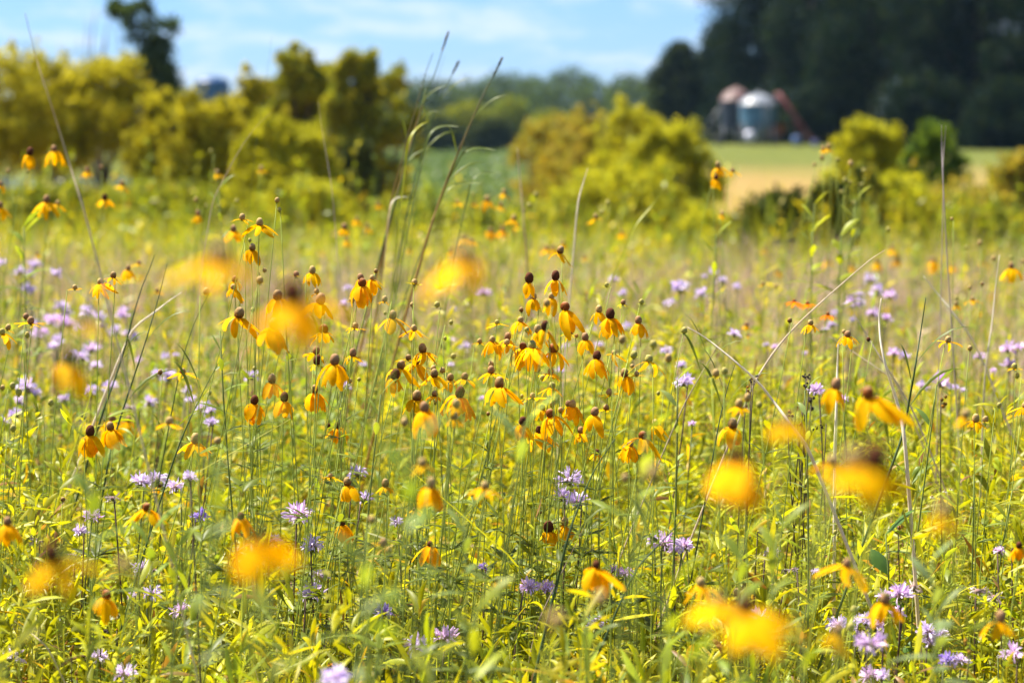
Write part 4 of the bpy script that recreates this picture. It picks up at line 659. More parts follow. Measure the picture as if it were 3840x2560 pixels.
for (nm, tl, pts, d, hw, c0, c1, seedn, lab) in STALKS:
    P = [at(*tile(tl, *p), d + .02 * math.sin(i * 1.7)) for i, p in enumerate(pts)][::-1]
    P = np.array(P); b = P[0].copy(); dirx = (P[0] - P[1]); 
    gz = float(ground_z(b[0], b[1])); drop = b[2] - gz; slope = dirx[0] / max(abs(dirx[2]), .02)
    foot = np.array([b[0] + np.clip(slope, -.5, .5) * drop * .6, b[1] + .02, gz]); P = np.vstack([foot, (foot + b) / 2 + [np.clip(slope, -.5, .5) * drop * .1, 0, 0], P])
    t0 = np.linspace(0, 1, len(P)); t = np.linspace(0, 1, len(P) * 4)          # smooth it
    Q = np.stack([np.interp(t, t0, P[:, k]) for k in range(3)], 1)
    for _ in range(3): Q[1:-1] = (Q[:-2] + Q[1:-1] * 2 + Q[2:]) / 4
    root = empty(nm, foot); Q -= foot; n = len(Q); cc = np.array(c0) + (np.array(c1) - c0) * np.linspace(0, 1, n)[:, None]; hwm = hw * .001
    mb = MB()
    if nm == 'grass_leaf':
        wv = np.interp(np.linspace(0, 1, n), [0, .3, .6, .8, 1], [.4, .6, 1, .8, .05]) * hwm
        T = norm(np.gradient(Q, axis=0)); ribbon(mb, Q, wv, norm(np.cross(T, [.2, 1, .1]) + np.array([0, .9, 0])), cc, .4); mb.obj('blade', M_leaf, root)
    else:
        tube(mb, Q, np.interp(np.linspace(0, 1, n), [0, .5, 1], [1.1, .8, .3]) * hwm * .8, cc, 5); mb.obj('stem', M_dry if nm == 'dry_stalk' else M_stem, root)
        if nm == 'tall_grass':
            mb = MB(); rnd = random.Random(n)
            for q in range(3):
                k = int(n * rnd.uniform(.3, .75)); a = rnd.uniform(-.5, .8); leaf(mb, Q[k], [a, rnd.uniform(-.3, .3), 1.2], rnd.uniform(.1, .2), .003, rnd, np.array((.16, .2, .03)), .5)
            mb.obj('blade', M_leaf, root)
        if seedn == 2:
            mb = MB(); rnd = random.Random(n)
            for q in range(60):
                k = n - 1 - rnd.randrange(0, int(n * .16)) ; p = Q[k] + np.array([rnd.uniform(-1, 1), rnd.uniform(-1, 1), 0]) * .002; T = norm(Q[k] - Q[k - 1])
                leaf(mb, p, T + np.array([rnd.uniform(-.16, .16), rnd.uniform(-.16, .16), 0]), .014, .0011, rnd, np.array((.13, .09, .05)) * rnd.uniform(.7, 1.4), 0, (.4, 1, .1))
            mb.obj('seed_head', M_dry, root)
    tag(root, lab, 'grass stalk' if nm == 'tall_grass' else 'grass leaf' if nm == 'grass_leaf' else 'dry stalk', 'bluestem grass stalks' if nm == 'tall_grass' else 'arching grass leaves' if nm == 'grass_leaf' else 'dry stalks leaning in the meadow'); USED.add(lab)

# ---------------------------------------------------------------- leafy plants one can pick out
# tile x y of the top, distance, leaf length, spread, colour, number of leaves, how far down it is leafy, label
LEAFY = [
('H', 130, 640, 1.9, .05, (.26, .34, .06), 16, .25, 'blurred pale green leafy plant close to the lens, between the lower yellow blurs'),
('E', 560, 1490, 1.75, .05, (.24, .34, .05), 18, .3, 'blurred bright green leafy plant close to the lens, beneath the sharp flower cluster'),
('G', 1560, 60, 1.8, .045, (.26, .33, .06), 14, .22, 'blurred soft green leafy plant above the orange blur'),
('G', 1700, 960, 1.7, .05, (.3, .34, .04), 18, .3, 'blurred yellow-green leafy plant under the orange blur'),
('G', 560, 190, 2.3, .07, (.22, .3, .05), 7, .12, 'blurred green leaf spray beside the upper bergamot pair'),
('E', 1300, 1340, 2.6, .07, (.3, .4, .12), 3, .05, 'single pale blurred leaf lying across the sharp coneflowers'),
('E', 2010, 1400, 2.6, .07, (.3, .38, .05), 5, .1, 'blurred yellow-green leaf spray crossing the dark-coned flower'),
('H', 900, 1100, 2.5, .075, (.32, .36, .03), 7, .14, 'large blurred yellow-green leaves low in the middle'),
('H', 780, 440, 2.9, .06, (.26, .34, .1), 10, .2, 'soft grey-green leafy stem right of the blurred grey-topped coneflower'),
('I', 400, 600, 2.7, .065, (.26, .34, .04), 14, .3, 'blurred bright green leafy stem in front of the pink seed grass'),
('I', 640, 560, 2.7, .07, (.3, .36, .04), 9, .18, 'blurred long-leaved green stem right of the pink seed grass'),
('I', 1690, 740, 2.7, .065, (.3, .38, .16), 8, .18, 'blurred grey-green leafy stem with a broad pale leaf'),
('I', 1740, 1090, 2.8, .06, (.3, .38, .14), 6, .12, 'blurred leaf spray with one pale leaf above the double bergamot'),
('I', 810, 1150, 2.3, .06, (.28, .35, .04), 12, .25, 'blurred green leafy stem right of the large yellow blur'),
('I', 130, 1400, 2.0, .06, (.28, .36, .03), 14, .25, 'blurred green leafy plant at the foot of the large yellow blur'),
('H', 2140, 960, 2.1, .06, (.3, .36, .03), 14, .25, 'blurred yellow-green leafy plant below the large pinkish bergamot'),
('H', 560, 1450, 2.2, .06, (.32, .34, .03), 9, .15, 'blurred yellow-green leaves at the bottom edge below the lavender pair'),
('G', 90, 1400, 2.2, .06, (.34, .32, .03), 7, .12, 'blurred yellow leaf cluster in the lower corner'),
('G', 1180, 650, 3.2, .07, (.28, .34, .03), 9, .2, 'soft bright green leafy stem with long leaves, right of the orange-ringed coneflower'),
('G', 960, 560, 3.2, .07, (.24, .33, .05), 6, .1, 'soft green arching leaves below the orange-ringed coneflower'),
('C', 940, 1380, 6.4, .07, (.34, .38, .03), 16, .5, 'bright yellow-green leafy plant before the dark bush, the thicker of two'),
('C', 1190, 1350, 6.4, .07, (.34, .38, .03), 12, .5, 'bright yellow-green leafy plant before the dark bush, with bud stems'),
('F', 250, 60, 6.2, .08, (.3, .36, .03), 14, .6, 'upright yellow-green leafy stalk at the edge of the brown grass'),
('F', 930, 30, 6.2, .08, (.34, .38, .03), 18, .5, 'broad-leaved yellow-green plant under the dark bush, left one'),
('F', 1130, 60, 6.2, .08, (.34, .38, .03), 16, .5, 'broad-leaved yellow-green plant under the dark bush, right one'),
('A', 1450, 1280, 6.3, .07, (.26, .32, .05), 14, .5, 'leafy green stem carrying small buds before the golden shrubs'),
('A', 150, 1530, 5.8, .08, (.26, .34, .05), 12, .4, 'leafy green plant top at the left edge below the yellow flowers'),
('D', 200, 30, 6.4, .09, (.28, .34, .05), 12, .4, 'leafy green plant above the lavender blooms at the left'),
('D', 1530, 700, 4.1, .06, (.22, .29, .04), 14, .4, 'sharp green leafy stem left of the lower cone pair under the yellow blur'),
('E', 300, 1130, 3.9, .06, (.26, .32, .05), 18, .5, 'sharp leafy stem rising left of the dark-coned middle flowers'),
('E', 2230, 1040, 4, .06, (.3, .38, .12), 8, .3, 'pale lance-leaved stem at the right of the sharp cluster'),
('F', 825, 1110, 4.1, .055, (.3, .38, .12), 14, .5, 'pale leafy stem between the two yellow flowers'),
('F', 1745, 1070, 4.2, .06, (.16, .24, .06), 8, .5, 'slim stem with one upright dark green leaf right of the bone-white stalk'),
('I', 1420, 560, 4.1, .08, (.1, .2, .04), 7, .4, 'dark green plant with broad upright oval leaves behind the bergamots'),
('I', 2000, 160, 4.2, .05, (.28, .34, .05), 12, .5, 'light green leafy stem near the tiny white daisies'),
('I', 2300, 260, 4.2, .06, (.3, .34, .04), 14, .6, 'thin yellow-green leafy stem at the right edge'),
]
for (tl, x, y, d, ll, c, n, dep, lab) in LEAFY:
    X, Y = tile(tl, x, y); hp = at(X, Y, d); rnd = random.Random(int(x + y)); base = base_of(hp, rnd, .1); head = hp - base
    root = empty('leafy_plant', base); mb = MB(); pts = stem_pts(head, rnd); tube(mb, pts, np.linspace(.003, .0012, 11), (.16, .2, .04)); mb.obj('stem', M_stem, root)
    mb = MB(); wide = .24 if 'oval' in lab else .13 if 'broad' in lab else .085
    for q in range(n):
        t = 1 - dep * (q / n) / max(head[2], .3) * 1.2; p = np.array([np.interp(t, np.linspace(0, 1, 11), pts[:, k]) for k in range(3)]); a = q * 2.4 + rnd.uniform(-.3, .3)
        up = 1.6 if 'upright oval' in lab or q < 3 else rnd.uniform(.2, 1.0)
        leaf(mb, p, [math.cos(a), math.sin(a), up], ll * rnd.uniform(.75, 1.25), ll * wide * rnd.uniform(.8, 1.2), rnd, np.array(c) * rnd.uniform(.75, 1.2), .4)
    mb.obj('foliage', M_leaf, root); tag(root, lab, 'leafy plant', 'leafy stems one can pick out'); USED.add(lab)

# landmarks for the labels
for ph, tl, x, y in [('the big red-coned blur', 'D', 1975, 445), ('the wide blurred flower', 'D', 1482, 180), ('the smaller mauve-coned blur', 'D', 468, 880), ('the twin dark cones', 'E', 1360, 335),
    ('the largest sharp coneflower', 'E', 1512, 538), ('the blackest cone', 'E', 364, 997), ('the long-skirted pair', 'E', 940, 1090), ('the three-petalled grey-green head', 'E', 2079, 891), ('the faint yellow blur', 'E', 670, 250),
    ('the tall bluestem', 'B', 600, 600), ('the blue silo', 'A', 1400, 560), ('the slim leaning tree', 'A', 960, 300), ('the grain bin', 'C', 540, 740), ('the orange flower trio', 'F', 900, 520),
    ('the curved white stalk', 'F', 1400, 900), ('the bent dry stalk', 'F', 450, 950), ('the wind-blown red-coned flower', 'F', 1288, 1122), ('the brown-coned yellow blur', 'I', 1400, 150), ('the upper yellow blur', 'I', 500, 190),
    ('the lower yellow blur', 'I', 500, 1280), ('the lower left yellow blur', 'G', 350, 820), ('the orange-yellow blur', 'G', 1780, 720), ('the deep violet bergamot', 'G', 1350, 426), ('the lone dark-stemmed seedhead', 'G', 760, 300),
    ('the ragged dark cone', 'H', 1400, 512), ('the blurred grey-topped flower', 'H', 605, 300), ('the purple-coned flower', 'H', 1722, 768), ('the bright lavender pair', 'H', 600, 1260), ('the big pinkish bergamot', 'H', 2190, 602),
    ('the pink seed grass', 'I', 400, 450), ('the blurry pink-lilac bergamot', 'I', 1302, 1275), ('the left pair of drooping flowers', 'D', 680, 1380), ('the bergamot drift', 'D', 400, 640), ('the slanting grass pair', 'D', 950, 700),
    ('the left edge', 'D', -60, 1450), ('the right edge', 'I', 2420, 300), ('the dark trees', 'C', 1600, 500), ('the dark bush', 'C', 750, 1480), ('the yellow shrub', 'B', 2150, 1100), ('the two touching bare stalks', 'C', 1800, 1100),
    ('the right edge blooms', 'F', 2260, 830), ('the tiny white daisies', 'I', 1850, 290), ('the bottom left corner', 'G', 0, 1568), ('the bottom middle', 'H', 1150, 1568), ('the bottom right corner', 'I', 2343, 1568),
    ('the far golden blooms', 'F', 1350, 200), ('the far pond glimpse', 'A', 950, 1200), ('the dark tree gap', 'A', 2300, 1350), ('the green crop', 'B', 850, 1150), ('the top left corner', 'A', 0, 0)]:
    landmark(ph, *tile(tl, x, y))
settle_labels()
# ---------------------------------------------------------------- shrubs and trees
def crown(lobes, n, leaf_, pal, gap=.35, seed=1, feather=0., stretch=1.3):
    """leaves on and inside uneven lobes (centre, radii); clumps and gaps come from noise on each lobe"""
    g = np.random.default_rng(seed); lobes = np.array(lobes, float); c, r = lobes[:, :3], lobes[:, 3:]
    vol = (r[:, 0] * r[:, 2]) ** 1.0; i = g.choice(len(lobes), n, p=vol / vol.sum())
    v = norm(g.normal(size=(n, 3))); u = g.uniform(.3, 1, n) ** .6
    P = c[i] + v * r[i] * u[:, None] * (1 + feather * g.normal(size=(n, 1)))
    sc = 5.2 / max(r[:, 0].mean(), .01) * .5
    f = np.sin(P[:, 0] * sc + 1.3 * i) + np.sin(P[:, 1] * sc * 1.1 + 2 * i) + np.sin(P[:, 2] * sc * 1.25 + i) + g.normal(0, .5, n)
    P = P[f > np.quantile(f, gap)]; m = len(P)
    D = norm(g.normal(size=(m, 3)) + [0, 0, .35]); L = leaf_ * g.uniform(.6, 1.4, m)
    pal = np.array(pal); k = (g.random(m) * len(pal)).astype(int); cc = pal[k] * g.uniform(.75, 1.3, (m, 1))
    side = g.normal(size=(m, 3)) + np.array([0, 0, .8])
    return ribbons(P, D, np.zeros((m, 3)), L * stretch, L * .32, [.25, 1, .15], side, 0, cc)
def limbs(mb, base, tops, r0, c, seed):
    g = random.Random(seed)
    for k, (x, y, z) in enumerate(tops):
        s = np.linspace(0, 1, 7); wob = np.array([g.uniform(-.12, .12), g.uniform(-.12, .12), 0]) * z * .4
        fork = base + np.array([0, 0, z * .25]) if k else base
        P = fork + (np.array([x, y, z]) - fork) * s[:, None] + wob * np.sin(s * math.pi)[:, None]; P[:, 2] = np.maximum(P[:, 2], base[2])
        tube(mb, P, np.linspace(r0 * (1 if k == 0 else .55), r0 * .15, 7), c, 7)
def tree(name, X, Ytop, Ybot, wpx, d, pal, n, leaf_, label, cat, group, nl=14, gap=.35, trunk=.12, shape='round', seed=0, feather=.03, bark=(.09, .065, .045), Xb=None, crown_from=.12):
    """X, Ytop, Ybot, wpx in the 2352-wide view; the crown fills that outline at distance d"""
    g = random.Random(seed or int(X * 7 + Ytop)); top = at(*disp(X, Ytop), d); bot = at(*disp(X if Xb is None else Xb, Ybot), d)
    gz = float(ground_z(bot[0], bot[1])); h = top[2] - gz; W = wpx * 3840 / 2352 * PX * d / 2; base = np.array([bot[0], bot[1], gz]); root = empty(name, base)
    z0 = max(h * crown_from, bot[2] - gz - .2); lean = top[0] - bot[0]; lobes = []
    for k in range(nl):
        t = (k + .5) / nl; zc = z0 + (h - z0) * (.12 + .8 * t)
        if shape == 'round': e = math.sin(math.pi * min(1, (.25 + .75 * t))) ** .6 if t > .4 else .85 + .15 * t
        elif shape == 'column': e = 1.1 + .2 * math.sin(7 * t)
        else: e = 1.15 - .3 * t ** 2
        rr = W * g.uniform(.3, .52) * (1.1 - .3 * t) * (.72 if shape == 'bush' else 1); a = g.uniform(0, 6.28); q = max(W * e - rr, 0) * g.uniform(.35, 1.0)
        lobes.append((lean * zc / h + q * math.cos(a), q * math.sin(a) * .8, min(zc, h - rr * .8), rr, rr * g.uniform(.8, 1.1), rr * g.uniform(.7, 1.05)))
    lobes.append((lean + g.uniform(-.1, .1) * W, 0, h - W * .22, W * .26, W * .26, W * .26))
    if shape == 'bush':                                    # shoots that stand out of the outline
        for q in range(26):
            a = g.uniform(.1, math.pi - .1); c = g.uniform(.9, 1.15); rr = W * g.uniform(.07, .14)
            lobes.append((lean * .6 + math.cos(a) * W * c, g.uniform(-.5, .5) * W, z0 + (h - z0) * (.25 + .72 * math.sin(a) * c), rr, rr, rr * g.uniform(1.3, 2.4)))
    V, F, C = crown(lobes, n, leaf_, pal, gap, abs(int(X)) + 5, feather)
    V[:, 2] = np.maximum(V[:, 2], .02)
    mesh_obj('crown', V, F, M_far, root, C)
    mb = MB(); limbs(mb, np.zeros(3), [l[:3] for l in lobes[::2]], trunk, bark, int(X)); mb.obj('trunk', M_bark, root)
    tag(root, label, cat, group); USED.add(label); return root
GOLD = [(0.426, 0.392, 0.028), (0.376, 0.347, 0.028), (0.308, 0.31, 0.028), (0.476, 0.419, 0.028)]
OLIVE = [(0.258, 0.282, 0.028), (0.209, 0.247, 0.028), (0.306, 0.308, 0.028), (0.145, 0.186, 0.028)]
YELL = [(0.441, 0.433, 0.028), (0.376, 0.382, 0.028), (0.311, 0.328, 0.028), (0.49, 0.469, 0.028)]
ORAN = [(0.416, 0.304, 0.048), (0.35, 0.28, 0.038), (0.283, 0.27, 0.048), (0.316, 0.322, 0.058)]
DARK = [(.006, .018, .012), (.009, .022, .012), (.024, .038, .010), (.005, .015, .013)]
DK2 = [(.045, .065, .02), (.07, .09, .025), (.035, .05, .02)]
GRN = [(.12, .2, .03), (.17, .25, .03), (.09, .15, .03)]
SH = 'shrubs at the edge of the meadow'
SHR = [  # X, top, bottom, width, distance, palette, leaves, label
(-10, 120, 500, 260, 36, GOLD, 15000, 'golden olive shrub cut by the left edge, tall and full'),
(120, 165, 520, 190, 37.5, GOLD, 13000, 'olive-gold shrub just inside the left edge, lower in the row'),
(235, 138, 520, 200, 36.5, GOLD, 15000, 'tall golden shrub left of the slim leaning tree'),
(365, 226, 520, 100, 35.5, GOLD, 12000, 'lower golden shrub right under the slim leaning tree'),
(470, 236, 520, 150, 34.5, GOLD, 12000, 'golden shrub hiding the lower part of the blue silo'),
(580, 184, 500, 120, 37, GOLD, 14000, 'golden shrub with a rounded top in front of the blue silo'),
(655, 275, 500, 165, 33, YELL, 15000, 'bright yellow-olive shrub before the forked tree pair'),
(430, 434, 540, 200, 33.5, OLIVE, 10000, 'low olive shrub under the golden shrubs near the middle of their row'),
(250, 432, 545, 210, 34, OLIVE, 10000, 'low dull olive shrub below the golden shrubs, near the pond glimpse'),
(60, 430, 540, 190, 33.5, OLIVE, 10000, 'low olive shrub at the left edge behind the tall yellow flowers'),
(700, 420, 535, 160, 31, YELL, 8000, 'small yellow-olive shrub at the foot of the forked tree pair'),
(1280, 268, 480, 160, 44, ORAN, 11000, 'orange-tinged shrub right of the green crop'),
(1350, 275, 500, 150, 41, ORAN, 10000, 'tawny shrub in the middle of the far yellow row'),
(1440, 250, 480, 130, 40, YELL, 10000, 'yellow shrub reaching up to the dark round tree'),
(1530, 300, 560, 175, 34, YELL, 18000, 'big bright yellow shrub before the grain bin, rounded on top'),
(1430, 395, 570, 230, 32, YELL, 13000, 'low wide yellow-olive shrub below the tawny shrub'),
(1240, 480, 585, 200, 30, OLIVE, 8000, 'low dull olive growth right of the tall bluestem'),
(1000, 470, 590, 240, 30, [(.2, .24, .04), (.15, .22, .04), (.26, .26, .04)], 8000, 'low soft green growth behind the tall bluestem foot'),
(1985, 285, 470, 120, 31, YELL, 9000, 'yellow shrub rising before the dark trees at the right'),
(2050, 300, 480, 50, 31.5, YELL, 3500, 'slim yellow shoot beside the yellow shrub at the right'),
(2010, 410, 590, 240, 27, YELL, 11000, 'low yellow-olive shrub behind the two budding stems'),
(2190, 430, 590, 220, 29, ORAN, 10000, 'low tawny shrub behind the two touching bare stalks'),
(2330, 370, 590, 120, 30, ORAN, 8000, 'tawny shrub cut by the right edge'),
(1790, 452, 590, 150, 24, DK2, 11000, 'dark green bush low before the hay field'),
(1910, 425, 600, 90, 25, DK2, 8000, 'narrow dark bush behind the budding stems'),
(1985, 400, 560, 60, 25.5, DK2, 5000, 'slim dark bush right beside the narrow dark bush'),
(2140, 300, 470, 110, 30, GRN, 7000, 'fresh green sapling with a pointed top before the dark trees'),
(2250, 480, 600, 150, 26, OLIVE, 7000, 'greyish olive low bush near the right edge'),
(1640, 500, 600, 160, 26, YELL, 7000, 'low yellow growth before the hay field'),
]
for k, (X, t, b, wd, d, pal, n, lab) in enumerate(SHR):
    tree('shrub', X, t, b, wd * 1.35, d, pal, int(n * 1.9), .06, lab, 'shrub', SH, nl=44, gap=.56, trunk=.02, shape='bush', seed=100 + k, feather=.26, crown_from=.36 if k < 5 else .12)
tree('forked_tree', 700, 132, 500, 185, 48, OLIVE + GOLD[:2], 34000, .09, 'olive tree with a split crown, the left of the forked pair', 'tree', 'olive trees behind the shrubs', nl=34, gap=.45, trunk=.08, shape='bush', feather=.1)
tree('forked_tree', 845, 137, 505, 225, 47, OLIVE + GOLD[:1], 36000, .09, 'olive tree with dark lower crown, the right of the forked pair', 'tree', 'olive trees behind the shrubs', nl=36, gap=.45, trunk=.08, shape='bush', feather=.1)
tree('dark_tree', 820, 320, 520, 190, 45, DK2, 14000, .08, 'dark green tree under the forked pair', 'tree', nl=14, group='olive trees behind the shrubs')
tree('leaning_tree', 345, -12, 330, 185, 70, [(.05, .09, .03), (.08, .12, .03), (.035, .06, .03)], 15000, .12, 'slim dark green leaning tree standing above the golden shrubs against the sky', 'tree', None, nl=20, gap=.6, trunk=.14, feather=.2, shape='column', Xb=320, crown_from=.3)
# bare tree
def bare_tree():
    b = at(*disp(235, 330), 70); b[2] = float(ground_z(b[0], b[1])); root = empty('bare_tree', b); mb = MB(); g = random.Random(4)
    for x, y in [(200, 45), (220, 20), (245, 70), (180, 90), (255, 30), (232, 110), (270, 60)]:
        t = at(*disp(x, y), 70) - b; s = np.linspace(0, 1, 9); P = np.outer(s, t); P[:, 0] += (1 - s) * s * g.uniform(-1, 1) * 1.2; tube(mb, P, np.linspace(.07, .012, 9), (.2, .17, .16), 6)
    mb.obj('trunk', M_bark, root); tag(root, 'bare leafless tree, thin branches against the sky left of the slim leaning tree', 'bare tree')
bare_tree()
# big dark trees on the right
RT = 'tall dark trees behind the grain bin'
for k, (X, t, b, wd, d, n, lab) in enumerate([
    (1560, 95, 335, 170, 165, 26000, 'rounded dark green tree at the left end of the dark trees, fully in view'),
    (1665, 40, 335, 190, 175, 20000, 'smaller dark tree filling the gap behind the grain bin'),
    (1790, -260, 335, 360, 160, 42000, 'tall dark tree directly above the grain bin'),
    (2010, -330, 335, 420, 135, 48000, 'broad tall dark tree right of the grain bin'),
    (2230, -300, 335, 420, 128, 46000, 'broad tall dark tree above the two bare stalks'),
    (2400, -300, 335, 320, 122, 30000, 'tall dark tree cut by the right edge'),
    (1880, -160, 338, 300, 152, 32000, 'tall dark tree set back just right of the grain bin'),
    (1750, 232, 333, 330, 146, 26000, 'low dark thicket close behind the grain bins'),
    (1935, 190, 338, 280, 140, 26000, 'low dark thicket between the grain bins and the yellow shrub'),
    (2120, 180, 340, 300, 126, 26000, 'low dark thicket tree behind the yellow shrub at the right'),
    (2320, 190, 342, 260, 120, 24000, 'low dark thicket tree near the right edge')]):
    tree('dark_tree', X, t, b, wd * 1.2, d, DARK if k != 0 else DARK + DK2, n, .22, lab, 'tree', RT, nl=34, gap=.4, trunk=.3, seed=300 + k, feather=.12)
# far trees beyond the crop
FT = 'trees at the far side of the crop field'
for k, (X, t, wd, d, pal, lab) in enumerate([
    (960, 262, 150, 215, OLIVE, 'pale olive tree across the crop, left of the tall bluestem tips'),
    (1080, 235, 150, 220, OLIVE, 'olive tree across the crop behind the tallest bluestem stalk'),
    (1175, 225, 140, 225, OLIVE + GRN[:1], 'olive-green tree across the crop right of the thickest bluestem'),
    (1010, 270, 110, 205, DK2, 'small dark green tree at the crop edge left of the thickest bluestem'),
    (1130, 275, 110, 205, DK2, 'small dark green tree at the crop edge'),
    (1260, 255, 130, 215, OLIVE, 'dull olive tree behind the orange-tinged shrub'),
    (600, 215, 90, 150, OLIVE, 'small olive tree between the blue silo and the forked pair'),
    (860, 240, 90, 200, OLIVE, 'olive tree half hidden by the forked pair')]):
    tree('distant_tree', X, t, 338, wd * 1.3, d, pal, 9000, .26, lab, 'tree', FT, nl=14, gap=.3, trunk=.2, seed=400 + k)
# far wood along the ridge: one mass
bulk = Bulk(); g = np.random.default_rng(5); lob = []
for X in np.arange(-100, 1750, 13):
    topY = 187 + 9 * math.sin(X * .013) + 7 * math.sin(X * .041 + 1) + g.uniform(-7, 8) - (16 if 1040 < X < 1330 else 0) - (10 if 1420 < X < 1480 else 0) + (26 if X < 900 else 0)
    d = 395 + g.uniform(-25, 30); p = at(*disp(X, topY), d); gz = float(ground_z(p[0], p[1])); h = p[2] - gz; r = g.uniform(1.8, 3.0)
    for q in range(3): lob.append((p[0] + g.uniform(-1.5, 1.5), p[1] + g.uniform(-4, 4), gz + h - r - q * h * .28, r, r, r * 1.1))
V, F, C = crown(lob, 150000, .42, DK2 + GRN[:1], .2, 9); bulk.add(V, F, C)
tag(bulk.obj('far_wood', M_far), 'blue-green wooded ridge on the horizon behind the tall bluestem', 'wood', kind='stuff')
# crop
bulk = Bulk(); n = 26000; d = rng.uniform(58, 152, n); u = rng.uniform(-.12, .05, n); x = np.round(u * d / .76) * .76 + rng.normal(0, .07, n); P = np.stack([x, d, ground_z(x, d)], 1)
n2 = n * 5; i = np.repeat(np.arange(n), 5); az = rng.uniform(0, 6.28, n2); hh = rng.uniform(.2, 1.45, n2)
D = np.stack([np.cos(az) * .7, np.sin(az) * .7, np.ones(n2)], 1); B = np.stack([0 * az, 0 * az, -rng.uniform(.3, .9, n2)], 1)
bulk.add(*ribbons(P[i] + np.stack([0 * hh, 0 * hh, hh], 1), D, B, rng.uniform(.5, .85, n2), rng.uniform(.03, .055, n2), [.4, 1, .1], cols=np.array([[.08, .15, .035], [.12, .20, .055], [.19, .26, .13]])[rng.integers(0, 3, n2)]))
tag(bulk.obj('corn_crop', M_grass), 'green rows of standing corn in the dip beyond the bluestem', 'crop', kind='stuff')

# ---------------------------------------------------------------- farm
def local(x, y, d, b): return at(*disp(x, y), d) - b
def auger(name, p0, p1, d, r, c, label):
    a, b_ = at(*disp(*p0), d), at(*disp(*p1), d); base = b_.copy(); base[2] = float(ground_z(b_[0], b_[1])); root = empty(name, base); a, b_ = a - base, b_ - base
    b_[2] = max(b_[2], r + .02); mb = MB(); tube(mb, [b_, (a + b_) / 2, a], r, c, 12); mb.obj('tube', M_metal, root)
    mb = MB(); tube(mb, [a, a + [-.12 if a[0] < b_[0] else .12, 0, -.35]], r * .8, c, 8); mb.obj('spout', M_metal, root)
    m = b_ + (a - b_) * .55; f = np.array([m[0], 0, 0]); mb = MB()
    for s in (-1, 1): tube(mb, [[m[0] + .3, s * .55, .28], m], .03, c, 6); tube(mb, [[m[0] + .3, s * .55, .28], b_ + (a - b_) * .2], .03, c, 6)
    tube(mb, [[m[0] + .3, -.6, .28], [m[0] + .3, .6, .28]], .03, c, 6); mb.obj('undercarriage', M_metal, root)
    for s in (-1, 1):
        mb = MB(); an = np.linspace(0, 2 * math.pi, 15); tube(mb, [[m[0] + .3 + .2 * math.cos(t), s * .62, .28 + .2 * math.sin(t)] for t in an], .07, (.03, .03, .03), 6, False); mb.obj('wheel', M_metal, root)
    mb = MB(); lathe(mb, [(r, 0), (r * 2.2, .3), (r * 2.4, .34)], c, 10, o=(b_[0], b_[1], .03)); mb.obj('hopper', M_metal, root)
    tag(root, label, 'grain auger', 'farm machines by the grain bins')
def grain_bin(name, xc, w_, ytop, ywall, yfloor, ybot, d, wallc, roofc, label):
    c = at(*disp(xc, ybot), d); base = np.array([c[0], c[1], float(ground_z(c[0], c[1]))]); root = empty(name, base); k = 3840 / 2352 * PX * d; r = w_ * k / 2
    z = lambda y: at(*disp(xc, y), d)[2] - base[2]
    mb = MB(); zz = np.linspace(z(yfloor), z(ywall), 22); lathe(mb, [(r * (1 + .006 * (i % 2)), v) for i, v in enumerate(zz)], wallc, 36); mb.obj('wall', M_metal, root, False)
    mb = MB(); zt, zw = z(ytop), z(ywall) + .004; lathe(mb, [(r * 1.06, zw - .05), (r * 1.06, zw), (r * .74, zw + (zt - zw) * .6), (r * .3, zw + (zt - zw) * .93)], roofc, 24)
    for q in range(12):
        t = q * math.pi / 6; e = np.array([math.cos(t), math.sin(t), 0]); tube(mb, [e * r * 1.04 + [0, 0, zw + .02], e * r * .75 + [0, 0, zw + (zt - zw) * .61], e * r * .3 + [0, 0, zw + (zt - zw) * .94]], .02, roofc, 4)
    rf = mb.obj('roof', M_metal, root, False); mb = MB(); lathe(mb, [(r * .17, zw + (zt - zw) * .93), (r * .17, zt), (r * .05, zt + .08)], roofc, 12); mb.obj('cap', M_metal, rf)
    zf = z(yfloor) - .01; mb = MB(); lathe(mb, [(r * .12, zf * .35), (r * .98, zf)], np.array(wallc) * .8, 24); mb.obj('hopper', M_metal, root)
    for q in range(6):
        t = q * math.pi / 3 + .4; e = np.array([math.cos(t), math.sin(t), 0]); mb = MB(); tube(mb, [e * r * .93, e * r * .93 + [0, 0, zf]], .05, (.3, .3, .33), 6); mb.obj('leg', M_metal, root)
    mb = MB()
    for s in (-.15, .15): tube(mb, [[s + r * .3, -r * 1.03, .1], [s + r * .3, -r * 1.03, zw]], .015, (.5, .5, .5), 5)
    for q in range(12): tube(mb, [[r * .3 - .15, -r * 1.03, .2 + q * zw / 13], [r * .3 + .15, -r * 1.03, .2 + q * zw / 13]], .012, (.5, .5, .5), 5)
    mb.obj('ladder', M_metal, root); tag(root, label, 'grain bin', 'grain bins before the dark trees')
grain_bin('grain_bin', 1741, 84, 215, 240, 282, 330, 134, (.06, .14, .20), (.23, .25, .28), 'blue-grey corrugated grain bin on legs with a shining white cone roof')  # wall and roof darkened: the trees' shade is put into the colour
grain_bin('grain_bin', 1690, 70, 202, 231, 290, 330, 139, (.02, .025, .035), (.20, .115, .095), 'shade-coloured grain bin behind the blue-grey one, with a rusty pink roof')  # near-black wall and dulled roof stand for shade
auger('auger', (1786, 214), (1872, 330), 133, .12, (.16, .022, .025), 'dark red auger leaning against the right side of the grain bin')  # red deepened too, to sit in the same painted tree shade
auger('auger', (1668, 232), (1606, 312), 136, .08, (.03, .03, .045), 'thin dark auger slanting down left of the rusty roof')
